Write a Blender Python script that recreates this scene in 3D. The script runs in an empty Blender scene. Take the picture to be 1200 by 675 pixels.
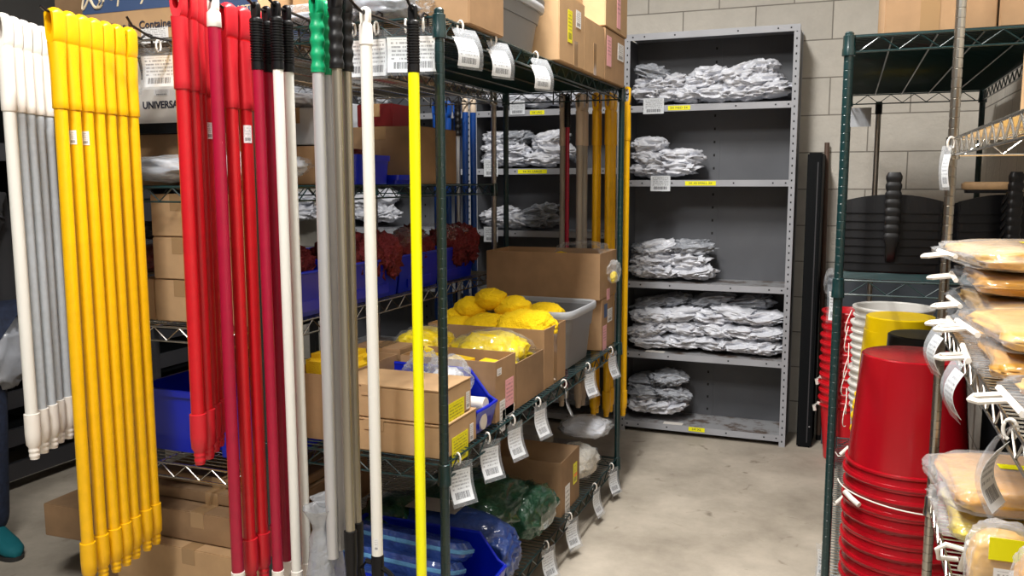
import bpy, bmesh, math, random
from mathutils import Vector, Matrix, noise
PI = math.pi; rnd = random.Random(7)
S = bpy.context.scene; COL = S.collection

# ------------------------------------------------------------ camera
CAM = Vector((0, 0, 1.452)); F = 1002.3
_p, _y, _r = math.radians(7.1), math.radians(21.38), math.radians(-0.11)
FW = Vector((-math.sin(_y)*math.cos(_p), math.cos(_y)*math.cos(_p), -math.sin(_p)))
R0 = Vector((math.cos(_y), math.sin(_y), 0)); U0 = R0.cross(FW)
RT = R0*math.cos(_r) + U0*math.sin(_r); UP = -R0*math.sin(_r) + U0*math.cos(_r)
cd = bpy.data.cameras.new('camera'); cam = bpy.data.objects.new('camera', cd); COL.objects.link(cam)
cd.sensor_width = 36; cd.lens = F*36/1200; cd.clip_start = .02
cam.matrix_world = Matrix(((RT.x, UP.x, -FW.x, CAM.x), (RT.y, UP.y, -FW.y, CAM.y), (RT.z, UP.z, -FW.z, CAM.z), (0, 0, 0, 1)))
S.camera = cam
def ray(x, y): return FW + RT*((x-600)/F) - UP*((y-337.5)/F)
def atX(x, y, X): d = ray(x, y); return CAM + d*(X/d.x)
def atY(x, y, Y): d = ray(x, y); return CAM + d*(Y/d.y)

# ------------------------------------------------------------ light
S.view_settings.view_transform = 'Standard'; S.view_settings.look = 'None'
S.view_settings.gamma = 1; S.view_settings.exposure = 0.55; S.view_settings.use_curve_mapping = False
w = bpy.data.worlds.new('world'); S.world = w; w.use_nodes = True
w.node_tree.nodes['Background'].inputs[0].default_value = (.75, .85, 1, 1)
w.node_tree.nodes['Background'].inputs[1].default_value = .02
CEIL = 3.5
LAMPS = [(-.8, 2.35, 84), (-.95, .15, 80), (-.05, 1.0, 10)]
for i, (x, y, e) in enumerate(LAMPS):
    l = bpy.data.lights.new('lamp_light', 'AREA'); l.shape = 'RECTANGLE'; l.size = .25; l.size_y = 1.15
    l.energy = e; l.color = (1, .97, .93)
    o = bpy.data.objects.new('lamp_light', l); COL.objects.link(o); o.location = (x, y, CEIL-.12)

# ------------------------------------------------------------ materials
def mat(name, col, rough=.5, metal=0, spec=.5, coat=0, emit=None, trans=0, bump=None, vary=None):
    m = bpy.data.materials.new(name); m.use_nodes = True; nt = m.node_tree; b = nt.nodes['Principled BSDF']
    b.inputs['Base Color'].default_value = (*col, 1); b.inputs['Roughness'].default_value = rough
    b.inputs['Metallic'].default_value = metal; b.inputs['Specular IOR Level'].default_value = spec
    b.inputs['Coat Weight'].default_value = coat
    if trans: b.inputs['Transmission Weight'].default_value = trans
    if vary:   # (scale, amount)
        t = nt.nodes.new('ShaderNodeTexCoord'); n = nt.nodes.new('ShaderNodeTexNoise'); n.inputs['Scale'].default_value = vary[0]; n.inputs['Detail'].default_value = 4
        nt.links.new(t.outputs['Object'], n.inputs['Vector'])
        r = nt.nodes.new('ShaderNodeValToRGB'); a = vary[1]
        r.color_ramp.elements[0].position = .3; r.color_ramp.elements[1].position = .7
        r.color_ramp.elements[0].color = (*[c*(1-a) for c in col], 1); r.color_ramp.elements[1].color = (*[min(1, c*(1+a)) for c in col], 1)
        nt.links.new(n.outputs['Fac'], r.inputs['Fac']); nt.links.new(r.outputs['Color'], b.inputs['Base Color'])
    if bump:   # (scale, strength, distance)
        t = nt.nodes.new('ShaderNodeTexCoord'); n = nt.nodes.new('ShaderNodeTexNoise'); n.inputs['Scale'].default_value = bump[0]; n.inputs['Detail'].default_value = 3
        nt.links.new(t.outputs['Object'], n.inputs['Vector'])
        q = nt.nodes.new('ShaderNodeBump'); q.inputs['Strength'].default_value = bump[1]; q.inputs['Distance'].default_value = bump[2]
        nt.links.new(n.outputs['Fac'], q.inputs['Height']); nt.links.new(q.outputs['Normal'], b.inputs['Normal'])
    if emit: b.inputs['Emission Color'].default_value = (*emit[0], 1); b.inputs['Emission Strength'].default_value = emit[1]
    return m
def film(name, tint=(.9, .92, .95), opacity=.3, scale=30, rough=.12, graze=.34):
    """clear crinkled plastic film: partly see-through, with sharp glints"""
    m = bpy.data.materials.new(name); m.use_nodes = True; nt = m.node_tree; N = nt.nodes; L = nt.links
    b = N['Principled BSDF']; out = N['Material Output']
    b.inputs['Base Color'].default_value = (*tint, 1); b.inputs['Roughness'].default_value = rough; b.inputs['Specular IOR Level'].default_value = 1
    t = N.new('ShaderNodeTexCoord'); n = N.new('ShaderNodeTexNoise'); n.inputs['Scale'].default_value = scale; n.inputs['Detail'].default_value = 5; n.inputs['Distortion'].default_value = .6
    L.new(t.outputs['Object'], n.inputs['Vector'])
    q = N.new('ShaderNodeBump'); q.inputs['Strength'].default_value = .9; q.inputs['Distance'].default_value = .012
    L.new(n.outputs['Fac'], q.inputs['Height']); L.new(q.outputs['Normal'], b.inputs['Normal'])
    tr = N.new('ShaderNodeBsdfTransparent'); tr.inputs[0].default_value = (.96, .97, .98, 1)
    mx = N.new('ShaderNodeMixShader'); lw = N.new('ShaderNodeLayerWeight'); lw.inputs['Blend'].default_value = .35
    L.new(q.outputs['Normal'], lw.inputs['Normal'])
    mr = N.new('ShaderNodeMapRange'); mr.inputs[3].default_value = opacity; mr.inputs[4].default_value = min(1, opacity+graze)
    L.new(lw.outputs['Facing'], mr.inputs[0])
    L.new(mr.outputs[0], mx.inputs[0]); L.new(tr.outputs[0], mx.inputs[1]); L.new(b.outputs[0], mx.inputs[2]); L.new(mx.outputs[0], out.inputs[0])
    return m
def print_mat(name, paper, ink, bar=True):
    """white card with blurred rows of small print and a bar pattern, in UV space"""
    m = bpy.data.materials.new(name); m.use_nodes = True; nt = m.node_tree; N = nt.nodes; L = nt.links
    b = N['Principled BSDF']; b.inputs['Roughness'].default_value = .45
    uv = N.new('ShaderNodeUVMap'); sp = N.new('ShaderNodeSeparateXYZ'); L.new(uv.outputs[0], sp.inputs[0])
    def M(op, a, c=None, d=None):
        n = N.new('ShaderNodeMath'); n.operation = op
        for i, v in enumerate((a, c, d)):
            if v is None: continue
            if isinstance(v, (int, float)): n.inputs[i].default_value = v
            else: L.new(v, n.inputs[i])
        return n.outputs[0]
    u, v = sp.outputs[0], sp.outputs[1]
    row = M('FLOOR', M('MULTIPLY', v, 9)); fr = M('FRACT', M('MULTIPLY', v, 9))
    line = M('MULTIPLY', M('GREATER_THAN', fr, .35), M('LESS_THAN', fr, .8))
    cb = N.new('ShaderNodeCombineXYZ'); L.new(M('MULTIPLY', u, 16), cb.inputs[0]); L.new(M('MULTIPLY', row, 7.3), cb.inputs[1])
    wn = N.new('ShaderNodeTexNoise'); wn.inputs['Scale'].default_value = 1.4; L.new(cb.outputs[0], wn.inputs['Vector'])
    word = M('GREATER_THAN', wn.outputs['Fac'], .45)
    textzone = M('MULTIPLY', M('GREATER_THAN', v, .36), M('LESS_THAN', v, .94))
    mar = M('MULTIPLY', M('GREATER_THAN', u, .1), M('LESS_THAN', u, .9))
    ink1 = M('MULTIPLY', M('MULTIPLY', M('MULTIPLY', line, word), textzone), mar)
    cb2 = N.new('ShaderNodeCombineXYZ'); L.new(M('MULTIPLY', u, 45), cb2.inputs[0])
    bn = N.new('ShaderNodeTexNoise'); bn.inputs['Scale'].default_value = 1.0; L.new(cb2.outputs[0], bn.inputs['Vector'])
    bars = M('MULTIPLY', M('GREATER_THAN', bn.outputs['Fac'], .46), M('MULTIPLY', M('GREATER_THAN', v, .1), M('LESS_THAN', v, .3)))
    bars = M('MULTIPLY', bars, M('MULTIPLY', M('GREATER_THAN', u, .16), M('LESS_THAN', u, .84)))
    tot = M('MINIMUM', M('ADD', M('MULTIPLY', ink1, .6), M('MULTIPLY', bars, .85 if bar else 0)), 1)
    mx = N.new('ShaderNodeMixRGB'); L.new(tot, mx.inputs[0]); mx.inputs[1].default_value = (*paper, 1); mx.inputs[2].default_value = (*ink, 1)
    L.new(mx.outputs[0], b.inputs['Base Color']); return m
def block_mat(name, axis):
    m = bpy.data.materials.new(name); m.use_nodes = True; nt = m.node_tree; N = nt.nodes; L = nt.links; b = N['Principled BSDF']
    t = N.new('ShaderNodeTexCoord'); sp = N.new('ShaderNodeSeparateXYZ'); L.new(t.outputs['Object'], sp.inputs[0])
    cb = N.new('ShaderNodeCombineXYZ'); L.new(sp.outputs[axis], cb.inputs[0]); L.new(sp.outputs[2], cb.inputs[1])
    mp = N.new('ShaderNodeMapping'); mp.inputs['Location'].default_value = (.12, .017, 0); L.new(cb.outputs[0], mp.inputs['Vector'])
    br = N.new('ShaderNodeTexBrick'); br.inputs['Scale'].default_value = 1; br.inputs['Brick Width'].default_value = .4064; br.inputs['Row Height'].default_value = .2032
    br.inputs['Mortar Size'].default_value = .004; br.inputs['Mortar Smooth'].default_value = .5
    br.inputs['Color1'].default_value = (.60, .565, .50, 1); br.inputs['Color2'].default_value = (.52, .49, .435, 1); br.inputs['Mortar'].default_value = (.24, .22, .19, 1)
    L.new(mp.outputs[0], br.inputs['Vector'])
    n = N.new('ShaderNodeTexNoise'); n.inputs['Scale'].default_value = 6; n.inputs['Detail'].default_value = 8; n.inputs['Roughness'].default_value = .7; L.new(t.outputs['Object'], n.inputs['Vector'])
    r = N.new('ShaderNodeMapRange'); r.inputs[3].default_value = .8; r.inputs[4].default_value = 1.2; L.new(n.outputs['Fac'], r.inputs[0])
    mx = N.new('ShaderNodeVectorMath'); mx.operation = 'SCALE'; L.new(br.outputs['Color'], mx.inputs[0]); L.new(r.outputs[0], mx.inputs['Scale']); L.new(mx.outputs[0], b.inputs['Base Color'])
    n2 = N.new('ShaderNodeTexNoise'); n2.inputs['Scale'].default_value = 35; n2.inputs['Detail'].default_value = 8; L.new(t.outputs['Object'], n2.inputs['Vector'])
    a = N.new('ShaderNodeMath'); a.operation = 'MULTIPLY_ADD'; L.new(br.outputs['Fac'], a.inputs[0]); a.inputs[1].default_value = -1.2; L.new(n2.outputs['Fac'], a.inputs[2])
    bp = N.new('ShaderNodeBump'); bp.inputs['Strength'].default_value = .5; bp.inputs['Distance'].default_value = .008; L.new(a.outputs[0], bp.inputs['Height']); L.new(bp.outputs[0], b.inputs['Normal'])
    b.inputs['Roughness'].default_value = .85; return m
def floor_mat():
    m = bpy.data.materials.new('sealed_concrete'); m.use_nodes = True; nt = m.node_tree; N = nt.nodes; L = nt.links; b = N['Principled BSDF']
    t = N.new('ShaderNodeTexCoord')
    n = N.new('ShaderNodeTexNoise'); n.inputs['Scale'].default_value = 2.2; n.inputs['Detail'].default_value = 10; n.inputs['Roughness'].default_value = .68; L.new(t.outputs['Object'], n.inputs['Vector'])
    r = N.new('ShaderNodeValToRGB'); r.color_ramp.elements[0].position = .3; r.color_ramp.elements[1].position = .72
    r.color_ramp.elements[0].color = (.28, .245, .195, 1); r.color_ramp.elements[1].color = (.55, .49, .405, 1); L.new(n.outputs['Fac'], r.inputs['Fac'])
    n2 = N.new('ShaderNodeTexNoise'); n2.inputs['Scale'].default_value = 9; n2.inputs['Detail'].default_value = 6; n2.inputs['Distortion'].default_value = 1.2; L.new(t.outputs['Object'], n2.inputs['Vector'])
    r2 = N.new('ShaderNodeValToRGB'); r2.color_ramp.elements[0].position = .24; r2.color_ramp.elements[1].position = .36
    r2.color_ramp.elements[0].color = (.25, .2, .15, 1); r2.color_ramp.elements[1].color = (1, 1, 1, 1); L.new(n2.outputs['Fac'], r2.inputs['Fac'])
    mx = N.new('ShaderNodeMixRGB'); mx.blend_type = 'MULTIPLY'; mx.inputs[0].default_value = .6; L.new(r.outputs[0], mx.inputs[1]); L.new(r2.outputs[0], mx.inputs[2])
    L.new(mx.outputs[0], b.inputs['Base Color']); b.inputs['Roughness'].default_value = .6; return m
def rust_mat():
    m = mat('grey_shelf_top', (.30, .31, .33), .45, vary=None); nt = m.node_tree; N = nt.nodes; L = nt.links; b = N['Principled BSDF']
    t = N.new('ShaderNodeTexCoord'); n = N.new('ShaderNodeTexNoise'); n.inputs['Scale'].default_value = 9; n.inputs['Detail'].default_value = 8; n.inputs['Roughness'].default_value = .75; L.new(t.outputs['Object'], n.inputs['Vector'])
    r = N.new('ShaderNodeValToRGB'); r.color_ramp.elements[0].position = .48; r.color_ramp.elements[1].position = .6
    r.color_ramp.elements[0].color = (.33, .335, .35, 1); r.color_ramp.elements[1].color = (.11, .075, .055, 1); L.new(n.outputs['Fac'], r.inputs['Fac']); L.new(r.outputs[0], b.inputs['Base Color']); return m

M_ = dict(
 green=mat('dark_green_epoxy', (.003, .025, .027), .32, coat=.3),
 green_liner=mat('dark_green_liner', (.004, .022, .024), .6),
 chrome=mat('chrome_wire', (.50, .48, .44), .25, 1),
 post_chrome=mat('dull_chrome', (.42, .40, .36), .28, 1),
 black_wire=mat('dark_hook_wire', (.05, .045, .045), .3, .8),
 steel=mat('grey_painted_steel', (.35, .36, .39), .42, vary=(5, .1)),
 steel_in=mat('dark_grey_painted_steel', (.10, .105, .118), .55, vary=(4, .12)),  # same grey steel, colour darkened to carry the shade inside the units
 hole=mat('hole_dark', (.01, .01, .01), .9),
 yellow=mat('yellow_fibreglass', (.84, .46, .0), .38, vary=(40, .05)),
 yellow_grip=mat('yellow_plastic', (.85, .46, .0), .4),
 yellow_bright=mat('bright_yellow_tube', (.95, .93, .0), .35),
 grey_tube=mat('pale_grey_fibreglass', (.48, .53, .58), .4, vary=(60, .06)),
 white_grip=mat('white_plastic', (.82, .78, .72), .42),
 white_tube=mat('white_tube', (.78, .77, .72), .32),
 red=mat('red_fibreglass', (.52, .007, .013), .35, vary=(40, .06)),
 red_grip=mat('red_plastic', (.55, .012, .022), .42),
 crimson=mat('crimson_tube', (.34, .004, .03), .35, vary=(40, .06)),
 black=mat('black_plastic', (.004, .004, .005), .4, spec=.3),
 black_soft=mat('black_rubber', (.006, .006, .007), .45, spec=.35),
 green_grip=mat('green_rubber', (.0, .30, .12), .42),
 alu=mat('aluminium_tube', (.50, .50, .51), .36, .35),
 nickel=mat('brushed_nickel_tube', (.36, .33, .27), .3, .75),
 tan_tube=mat('beige_tube', (.40, .36, .30), .45), tan_grip=mat('beige_plastic', (.62, .50, .38), .45),
 blue_tube=mat('blue_fibreglass', (.005, .06, .30), .4),
 card=mat('brown_cardboard', (.37, .225, .115), .75, vary=(14, .1), bump=(60, .15, .002)),
 card2=mat('tan_cardboard', (.47, .30, .155), .75, vary=(14, .08), bump=(60, .15, .002)),
 card3=mat('aged_brown_cardboard', (.27, .165, .085), .8, vary=(9, .18), bump=(40, .2, .003)),
 card_in=mat('cardboard_inside', (.35, .22, .115), .85),
 tape=mat('clear_brown_tape', (.36, .225, .11), .2, coat=.5),
 navy=mat('navy_print', (.05, .09, .20), .6), cream=mat('cream_ink', (.72, .62, .44), .6), ink=mat('dark_ink', (.03, .035, .06), .6),
 lab_yellow=print_mat('yellow_label_print', (.85, .78, .0), (.05, .05, .02)),
 lab_white=print_mat('white_label_print', (.8, .8, .8), (.06, .06, .07)),
 lab_pink=print_mat('pink_label_print', (.85, .42, .46), (.3, .1, .12), False),
 lab_plain_yellow=mat('plain_yellow_sticker', (.88, .84, .0), .5),
 teal_lab=mat('teal_sticker', (.10, .25, .28), .5),
 orange=mat('orange_sticker', (.9, .25, .02), .5),
 bluebin=mat('blue_bin_plastic', (.0, .012, .42), .3, coat=.2),
 tote=mat('grey_tote_plastic', (.20, .205, .215), .42), tote_lid=mat('light_grey_tote_plastic', (.42, .44, .47), .4),
 wrap=mat('white_bagged_cloth', (.72, .74, .80), .36, coat=.3, vary=(5, .12), bump=(10, .45, .015)),
 wrap_grey=mat('grey_bagged_cloth', (.34, .36, .40), .33, coat=.4, vary=(6, .25), bump=(11, .5, .015)),
 film=film('clear_film', opacity=.10), film_dense=film('milky_film', (.85, .86, .88), .45), film_thin=film('thin_clear_film', (.8, .83, .88), .0, 22, graze=.22),
 film_grey=film('smoky_film', (.45, .47, .5), .5, 34), film_smooth=film('tag_film', (.8, .83, .87), .03, 6, .08),
 yel_fuzz=mat('yellow_chenille', (1, .66, .0), .9, bump=(160, 1, .006)),
 yel_sponge=mat('yellow_sponge', (.95, .62, .01), .9, bump=(220, .8, .004)),
 yel_cloth=mat('yellow_cloth', (.95, .66, .01), .5, coat=.8, vary=(16, .2), bump=(30, 1, .014)),
 tan_cloth=mat('honey_cloth', (.68, .33, .045), .45, coat=.8, vary=(10, .22), bump=(16, .8, .012)),
 pale_cloth=mat('pale_amber_cloth', (.76, .44, .11), .45, coat=.8, vary=(8, .2), bump=(16, .8, .012)),
 blue_cloth=mat('blue_microfibre', (.012, .05, .24), .6, coat=.7, vary=(14, .35), bump=(30, .9, .012)),
 ltblue_cloth=mat('light_blue_microfibre', (.10, .28, .50), .9, bump=(90, .8, .004)),
 grn_cloth=mat('dark_green_cloth', (.004, .055, .024), .5, coat=1, vary=(12, .5), bump=(26, 1, .02)),
 mop=mat('off_white_mop_yarn', (.72, .68, .60), .85, bump=(90, 1, .01)),
 grey_cloth=mat('grey_felt_cloth', (.30, .29, .27), .85, vary=(18, .12), bump=(60, .5, .005)),
 red_brush=mat('red_bristles', (.14, .003, .006), .7, bump=(70, 1, .02)),
 darkred=mat('dark_red_plastic', (.12, .004, .006), .5),
 pail_red=mat('red_bucket_plastic', (.37, .003, .010), .25, vary=(5, .06)), pail_white=mat('white_bucket_plastic', (.78, .76, .72), .35),
 pail_yellow=mat('yellow_bucket_plastic', (.85, .58, .0), .35), pail_black=mat('black_bucket_plastic', (.006, .006, .006), .35), pail_red2=mat('bright_red_bucket_plastic', (.68, .01, .02), .35),
 wood=mat('worn_wood', (.45, .28, .14), .6, vary=(20, .2)), brownpole=mat('brown_pole', (.11, .065, .045), .5),
 cab=mat('grey_cabinet', (.06, .072, .085), .5, spec=.3), blackmat=mat('matt_black_metal', (.003, .004, .005), .65, spec=.15),
 dark_rack=mat('charcoal_steel', (.035, .035, .04), .5),
 jeans=mat('denim', (.014, .022, .05), .85, vary=(60, .3)), teal=mat('teal_suede', (.0, .13, .16), .8), jacket=mat('charcoal_fabric', (.03, .03, .033), .9),
 skin=mat('skin', (.5, .28, .2), .5), hair=mat('dark_hair', (.03, .018, .01), .6), sole=mat('dark_sole', (.03, .03, .03), .7),
 ceil=mat('ceiling_paint', (.2, .2, .2), .9), plaster=mat('grey_wall_paint', (.16, .16, .16), .85), lamp_body=mat('lamp_enamel', (.8, .8, .8), .4),
 tube=mat('fluorescent_tube', (.9, .9, .9), .4, emit=((1, .97, .93), 6)),
)
M_['floor'] = floor_mat(); M_['block_back'] = block_mat('concrete_block', 0); M_['block_side'] = block_mat('concrete_block_side', 1); M_['rust'] = rust_mat()

# ------------------------------------------------------------ mesh helpers
class MB:
    def __init__(s): s.b = bmesh.new(); s.n = None; s.m2 = None
    def second(s, m): s.b.faces.ensure_lookup_table(); s.n = len(s.b.faces); s.m2 = m; return s
    def box(s, x0, x1, y0, y1, z0, z1, rot=None, piv=(0, 0, 0)):
        v = [Vector((x, y, z)) for z in (z0, z1) for y in (y0, y1) for x in (x0, x1)]
        if rot is not None: P = Vector(piv); v = [rot @ (q-P) + P for q in v]
        v = [s.b.verts.new(q) for q in v]
        for f in ((0, 2, 3, 1), (4, 5, 7, 6), (0, 1, 5, 4), (2, 6, 7, 3), (0, 4, 6, 2), (1, 3, 7, 5)): s.b.faces.new([v[i] for i in f])
        return s
    def loft(s, rings, cap0=True, cap1=True, closed=False):
        R = [[s.b.verts.new(p) for p in r] for r in rings]; n = len(R[0])
        pr = list(zip(R, R[1:])) + ([(R[-1], R[0])] if closed else [])
        for a, c in pr:
            for i in range(n):
                j = (i+1) % n; s.b.faces.new((a[i], a[j], c[j], c[i]))
        if not closed:
            if cap0: s.b.faces.new(R[0][::-1])
            if cap1: s.b.faces.new(R[-1])
        return s
    def lathe(s, prof, n=20, c=(0, 0), cap0=True, cap1=True, sx=1, sy=1):
        return s.loft([[Vector((c[0]+r*sx*math.cos(2*PI*i/n), c[1]+r*sy*math.sin(2*PI*i/n), z)) for i in range(n)] for r, z in prof], cap0, cap1)
    def tube(s, pts, r, n=6, closed=False):
        pts = [Vector(p) for p in pts]; rings = []; N = len(pts)
        for i, p in enumerate(pts):
            a = pts[(i-1) % N] if (i > 0 or closed) else p; c = pts[(i+1) % N] if (i < N-1 or closed) else p
            d = (c-a).normalized(); ref = Vector((0, 0, 1)) if abs(d.z) < .9 else Vector((1, 0, 0))
            u = d.cross(ref).normalized(); v = d.cross(u)
            rr = r[i] if isinstance(r, (list, tuple)) else r
            rings.append([p + u*rr*math.cos(2*PI*k/n) + v*rr*math.sin(2*PI*k/n) for k in range(n)])
        return s.loft(rings, closed=closed)
    def plate(s, outer, inner, b, bev=.004):
        """outline with a hole in XZ, extruded along Y with rounded edges"""
        a = max(p[0] for p in outer); zt = max(p[1] for p in outer); zc = zt-a
        def ring(pts, t, out):
            y = b*t; k = 1-.22*abs(t)**4 if out else 1; dr = .55*b*t*t if out else 0
            return [Vector((p[0]*k, y, p[1]-(dr*max(0, (p[1]-zc)/a) if out else 0))) for p in pts]
        T = (-1, -.9, -.6, -.25, .25, .6, .9, 1)
        return s.loft([ring(inner, -.97, 0)]+[ring(outer, t, 1) for t in T]+[ring(inner, .97, 0)], closed=True)
    def build(s, name, m, parent=None, smooth=True, loc=None, angle=.7):
        me = bpy.data.meshes.new(name)
        if s.n is not None:
            s.b.faces.ensure_lookup_table()
            for f in s.b.faces[s.n:]: f.material_index = 1
        bmesh.ops.recalc_face_normals(s.b, faces=s.b.faces); s.b.to_mesh(me); s.b.free()
        me.materials.append(m if not isinstance(m, str) else M_[m])
        if s.m2: me.materials.append(M_[s.m2])
        if smooth:
            me.shade_smooth()
            try: me.set_sharp_from_angle(angle=angle)
            except Exception: pass
        o = bpy.data.objects.new(name, me); COL.objects.link(o)
        if parent: o.parent = parent
        if loc: o.location = loc
        return o
def tag(o, label, cat, group=None, kind=None):
    if label: o['label'] = label
    if cat: o['category'] = cat
    if group: o['group'] = group
    if kind: o['kind'] = kind
    return o
def thing(name, label, cat, loc=(0, 0, 0), rz=0, group=None):
    o = bpy.data.objects.new(name, None); COL.objects.link(o); o.empty_display_size = .05
    o.location = loc; o.rotation_euler = (0, 0, rz); return tag(o, label, cat, group)
def struct(o): o['kind'] = 'structure'; return o
def copy_tree(o, parent=None, mats=None):
    c = o.copy(); COL.objects.link(c); c.parent = parent
    for ch in list(o.children): copy_tree(ch, c)
    return c
def dup(o, loc, rz=None, label=None, group=None, rot=None, scale=None):
    c = copy_tree(o); c.location = loc
    if rz is not None: c.rotation_euler = (0, 0, rz)
    if rot is not None: c.rotation_euler = rot
    if scale is not None: c.scale = scale
    if label: c['label'] = label
    if group: c['group'] = group
    return c
ORD = ['first', 'second', 'third', 'fourth', 'fifth', 'sixth', 'seventh', 'eighth', 'ninth', 'tenth']
def ordn(i, n, a='leftmost', z='rightmost'): return a if i == 0 else z if i == n-1 else ORD[i]+' from the left'
def smooth_step(a, b, x): t = max(0, min(1, (x-a)/(b-a))); return t*t*(3-2*t)
def fractal(p, seed, k=1.0):
    q = Vector(p)*k + Vector((seed*13.1, seed*7.7, seed*3.3)); return noise.noise(q) + .5*noise.noise(q*2.1) + .25*noise.noise(q*4.3)
def crumple(dx, dy, dz, seed, amp=.16, sub=4, pw=.7, creases=2.2, flat=True, sag=0):
    """crumpled soft packet of size dx*dy*dz, resting on z=0"""
    b = bmesh.new(); bmesh.ops.create_icosphere(b, subdivisions=sub, radius=1)
    for v in b.verts:
        n = v.co.normalized(); f = lambda t: math.copysign(abs(t)**pw, t)
        p = Vector((f(n.x), f(n.y), n.z*.9 if abs(n.z) < .3 else f(n.z)*.9))
        q = n + Vector((noise.noise(n*1.1+Vector((seed, 0, 0))), noise.noise(n*1.1+Vector((0, seed, 0))), 0))*.6
        rd = 1.05 - abs(noise.noise(q*creases+Vector((seed*3.1, 1, 2))))*amp*2.6 - abs(noise.noise(q*creases*2.1+Vector((4, seed*2.3, 1))))*amp*.9 + fractal(n, seed+5, creases*2.6)*amp*.35
        corner = abs(n.x*n.y)*2
        p *= rd
        z = p.z*(1-.35*corner)
        v.co = Vector((p.x*dx/2*(1+.12*corner), p.y*dy/2*(1+.12*corner), z*dz/2 + dz/2))
        if flat: v.co.z = max(v.co.z, .002 + .01*dz*(n.z+1))
        if sag: v.co.z -= sag*dz*(abs(n.x)**2)*.5
        if flat and v.co.z < .001: v.co.z = .001
    return b
def crumple_obj(name, m, dims, seed, parent=None, loc=None, rz=0, **k):
    mb = MB(); mb.b.free(); mb.b = crumple(*dims, seed, **k); o = mb.build(name, m, parent, angle=3.1); 
    if loc is not None: o.location = loc
    o.rotation_euler = (0, 0, rz); return o
def text(name, s, size, m, parent, loc, rot, shear=0, ext=.0004, bold=0, sx=1):
    c = bpy.data.curves.new(name, 'FONT'); c.body = s; c.size = size; c.shear = shear; c.extrude = ext; c.offset = bold; c.align_x = 'CENTER'; c.align_y = 'CENTER'; c.resolution_u = 3
    t = bpy.data.objects.new(name, c); COL.objects.link(t); dg = bpy.context.evaluated_depsgraph_get()
    me = bpy.data.meshes.new_from_object(t.evaluated_get(dg)); me.materials.clear(); me.materials.append(M_[m])
    bpy.data.objects.remove(t); o = bpy.data.objects.new(name, me); COL.objects.link(o); o.parent = parent; o.location = loc; o.rotation_euler = rot; o.scale = (sx, 1, 1); return o
FRONT = (PI/2, 0, 0); SIDE = (PI/2, 0, PI/2)     # text on a -Y face, on a +X face
def sheet(name, m, wd, ht, parent, loc, rot, th=.0006, curl=0, n=8, tilt=0):
    """thin printed card in its local XZ plane (front = -Y), curled down its height, with UVs"""
    b = bmesh.new(); uvl = b.loops.layers.uv.new('UVMap'); g = []
    for i in range(n+1):
        t = i/n; z = -ht*t; y = curl*math.sin(t*PI) + tilt*t
        g.append([[b.verts.new((x, y+d, z)) for x in (-wd/2, wd/2)] for d in (0, th)])
    for i in range(n):
        for d in (0, 1):
            a = g[i][d]; c = g[i+1][d]; f = b.faces.new((a[0], a[1], c[1], c[0]) if d else (a[0], c[0], c[1], a[1]))
            for l in f.loops:
                l[uvl].uv = ((l.vert.co.x+wd/2)/wd, 1+l.vert.co.z/ht)
        for e in (0, 1): b.faces.new((g[i][0][e], g[i+1][0][e], g[i+1][1][e], g[i][1][e]))
    b.faces.new((g[0][0][0], g[0][0][1], g[0][1][1], g[0][1][0])); b.faces.new((g[n][0][0], g[n][1][0], g[n][1][1], g[n][0][1]))
    me = bpy.data.meshes.new(name); bmesh.ops.recalc_face_normals(b, faces=b.faces); b.to_mesh(me); b.free(); me.materials.append(M_[m]); me.shade_smooth(); me.set_sharp_from_angle(angle=.9)
    o = bpy.data.objects.new(name, me); COL.objects.link(o); o.parent = parent; o.location = loc; o.rotation_euler = rot; return o

# ------------------------------------------------------------ room
WX, WY = .62, 5.1
LX, NY = -5.2, -2.6
def slab(name, m, *a):
    o = MB().box(*a).build(name, m, smooth=False); return struct(o)
slab('floor', 'floor', LX, WX, NY, WY, -.1, 0)
slab('ceiling', 'ceil', LX, WX, NY, WY, CEIL, CEIL+.1)
slab('wall_back', 'block_back', LX-.1, WX+.1, WY, WY+.15, 0, CEIL)
slab('wall_right', 'block_side', WX, WX+.15, NY, WY, 0, CEIL)
slab('wall_left', 'plaster', LX-.15, LX, NY, WY, 0, CEIL)
slab('wall_front', 'plaster', LX-.1, WX+.1, NY-.15, NY, 0, CEIL)
for i, (x, y, e) in enumerate(LAMPS):
    t = thing('ceiling_light', ['long twin-tube ceiling light over the middle of the aisle', 'long twin-tube ceiling light behind the camera on the left', 'long twin-tube ceiling light above the camera by the right wall'][i], 'ceiling light', (x, y, CEIL), 0, 'ceiling lights')
    MB().box(-.16, .16, -.6, .6, -.06, 0).build('lamp_body', 'lamp_body', t, False)
    for s in (-.07, .07): MB().tube([(s, -.56, -.085), (s, .56, -.085)], .013, 10).build('fluorescent_tube', 'tube', t)

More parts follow.
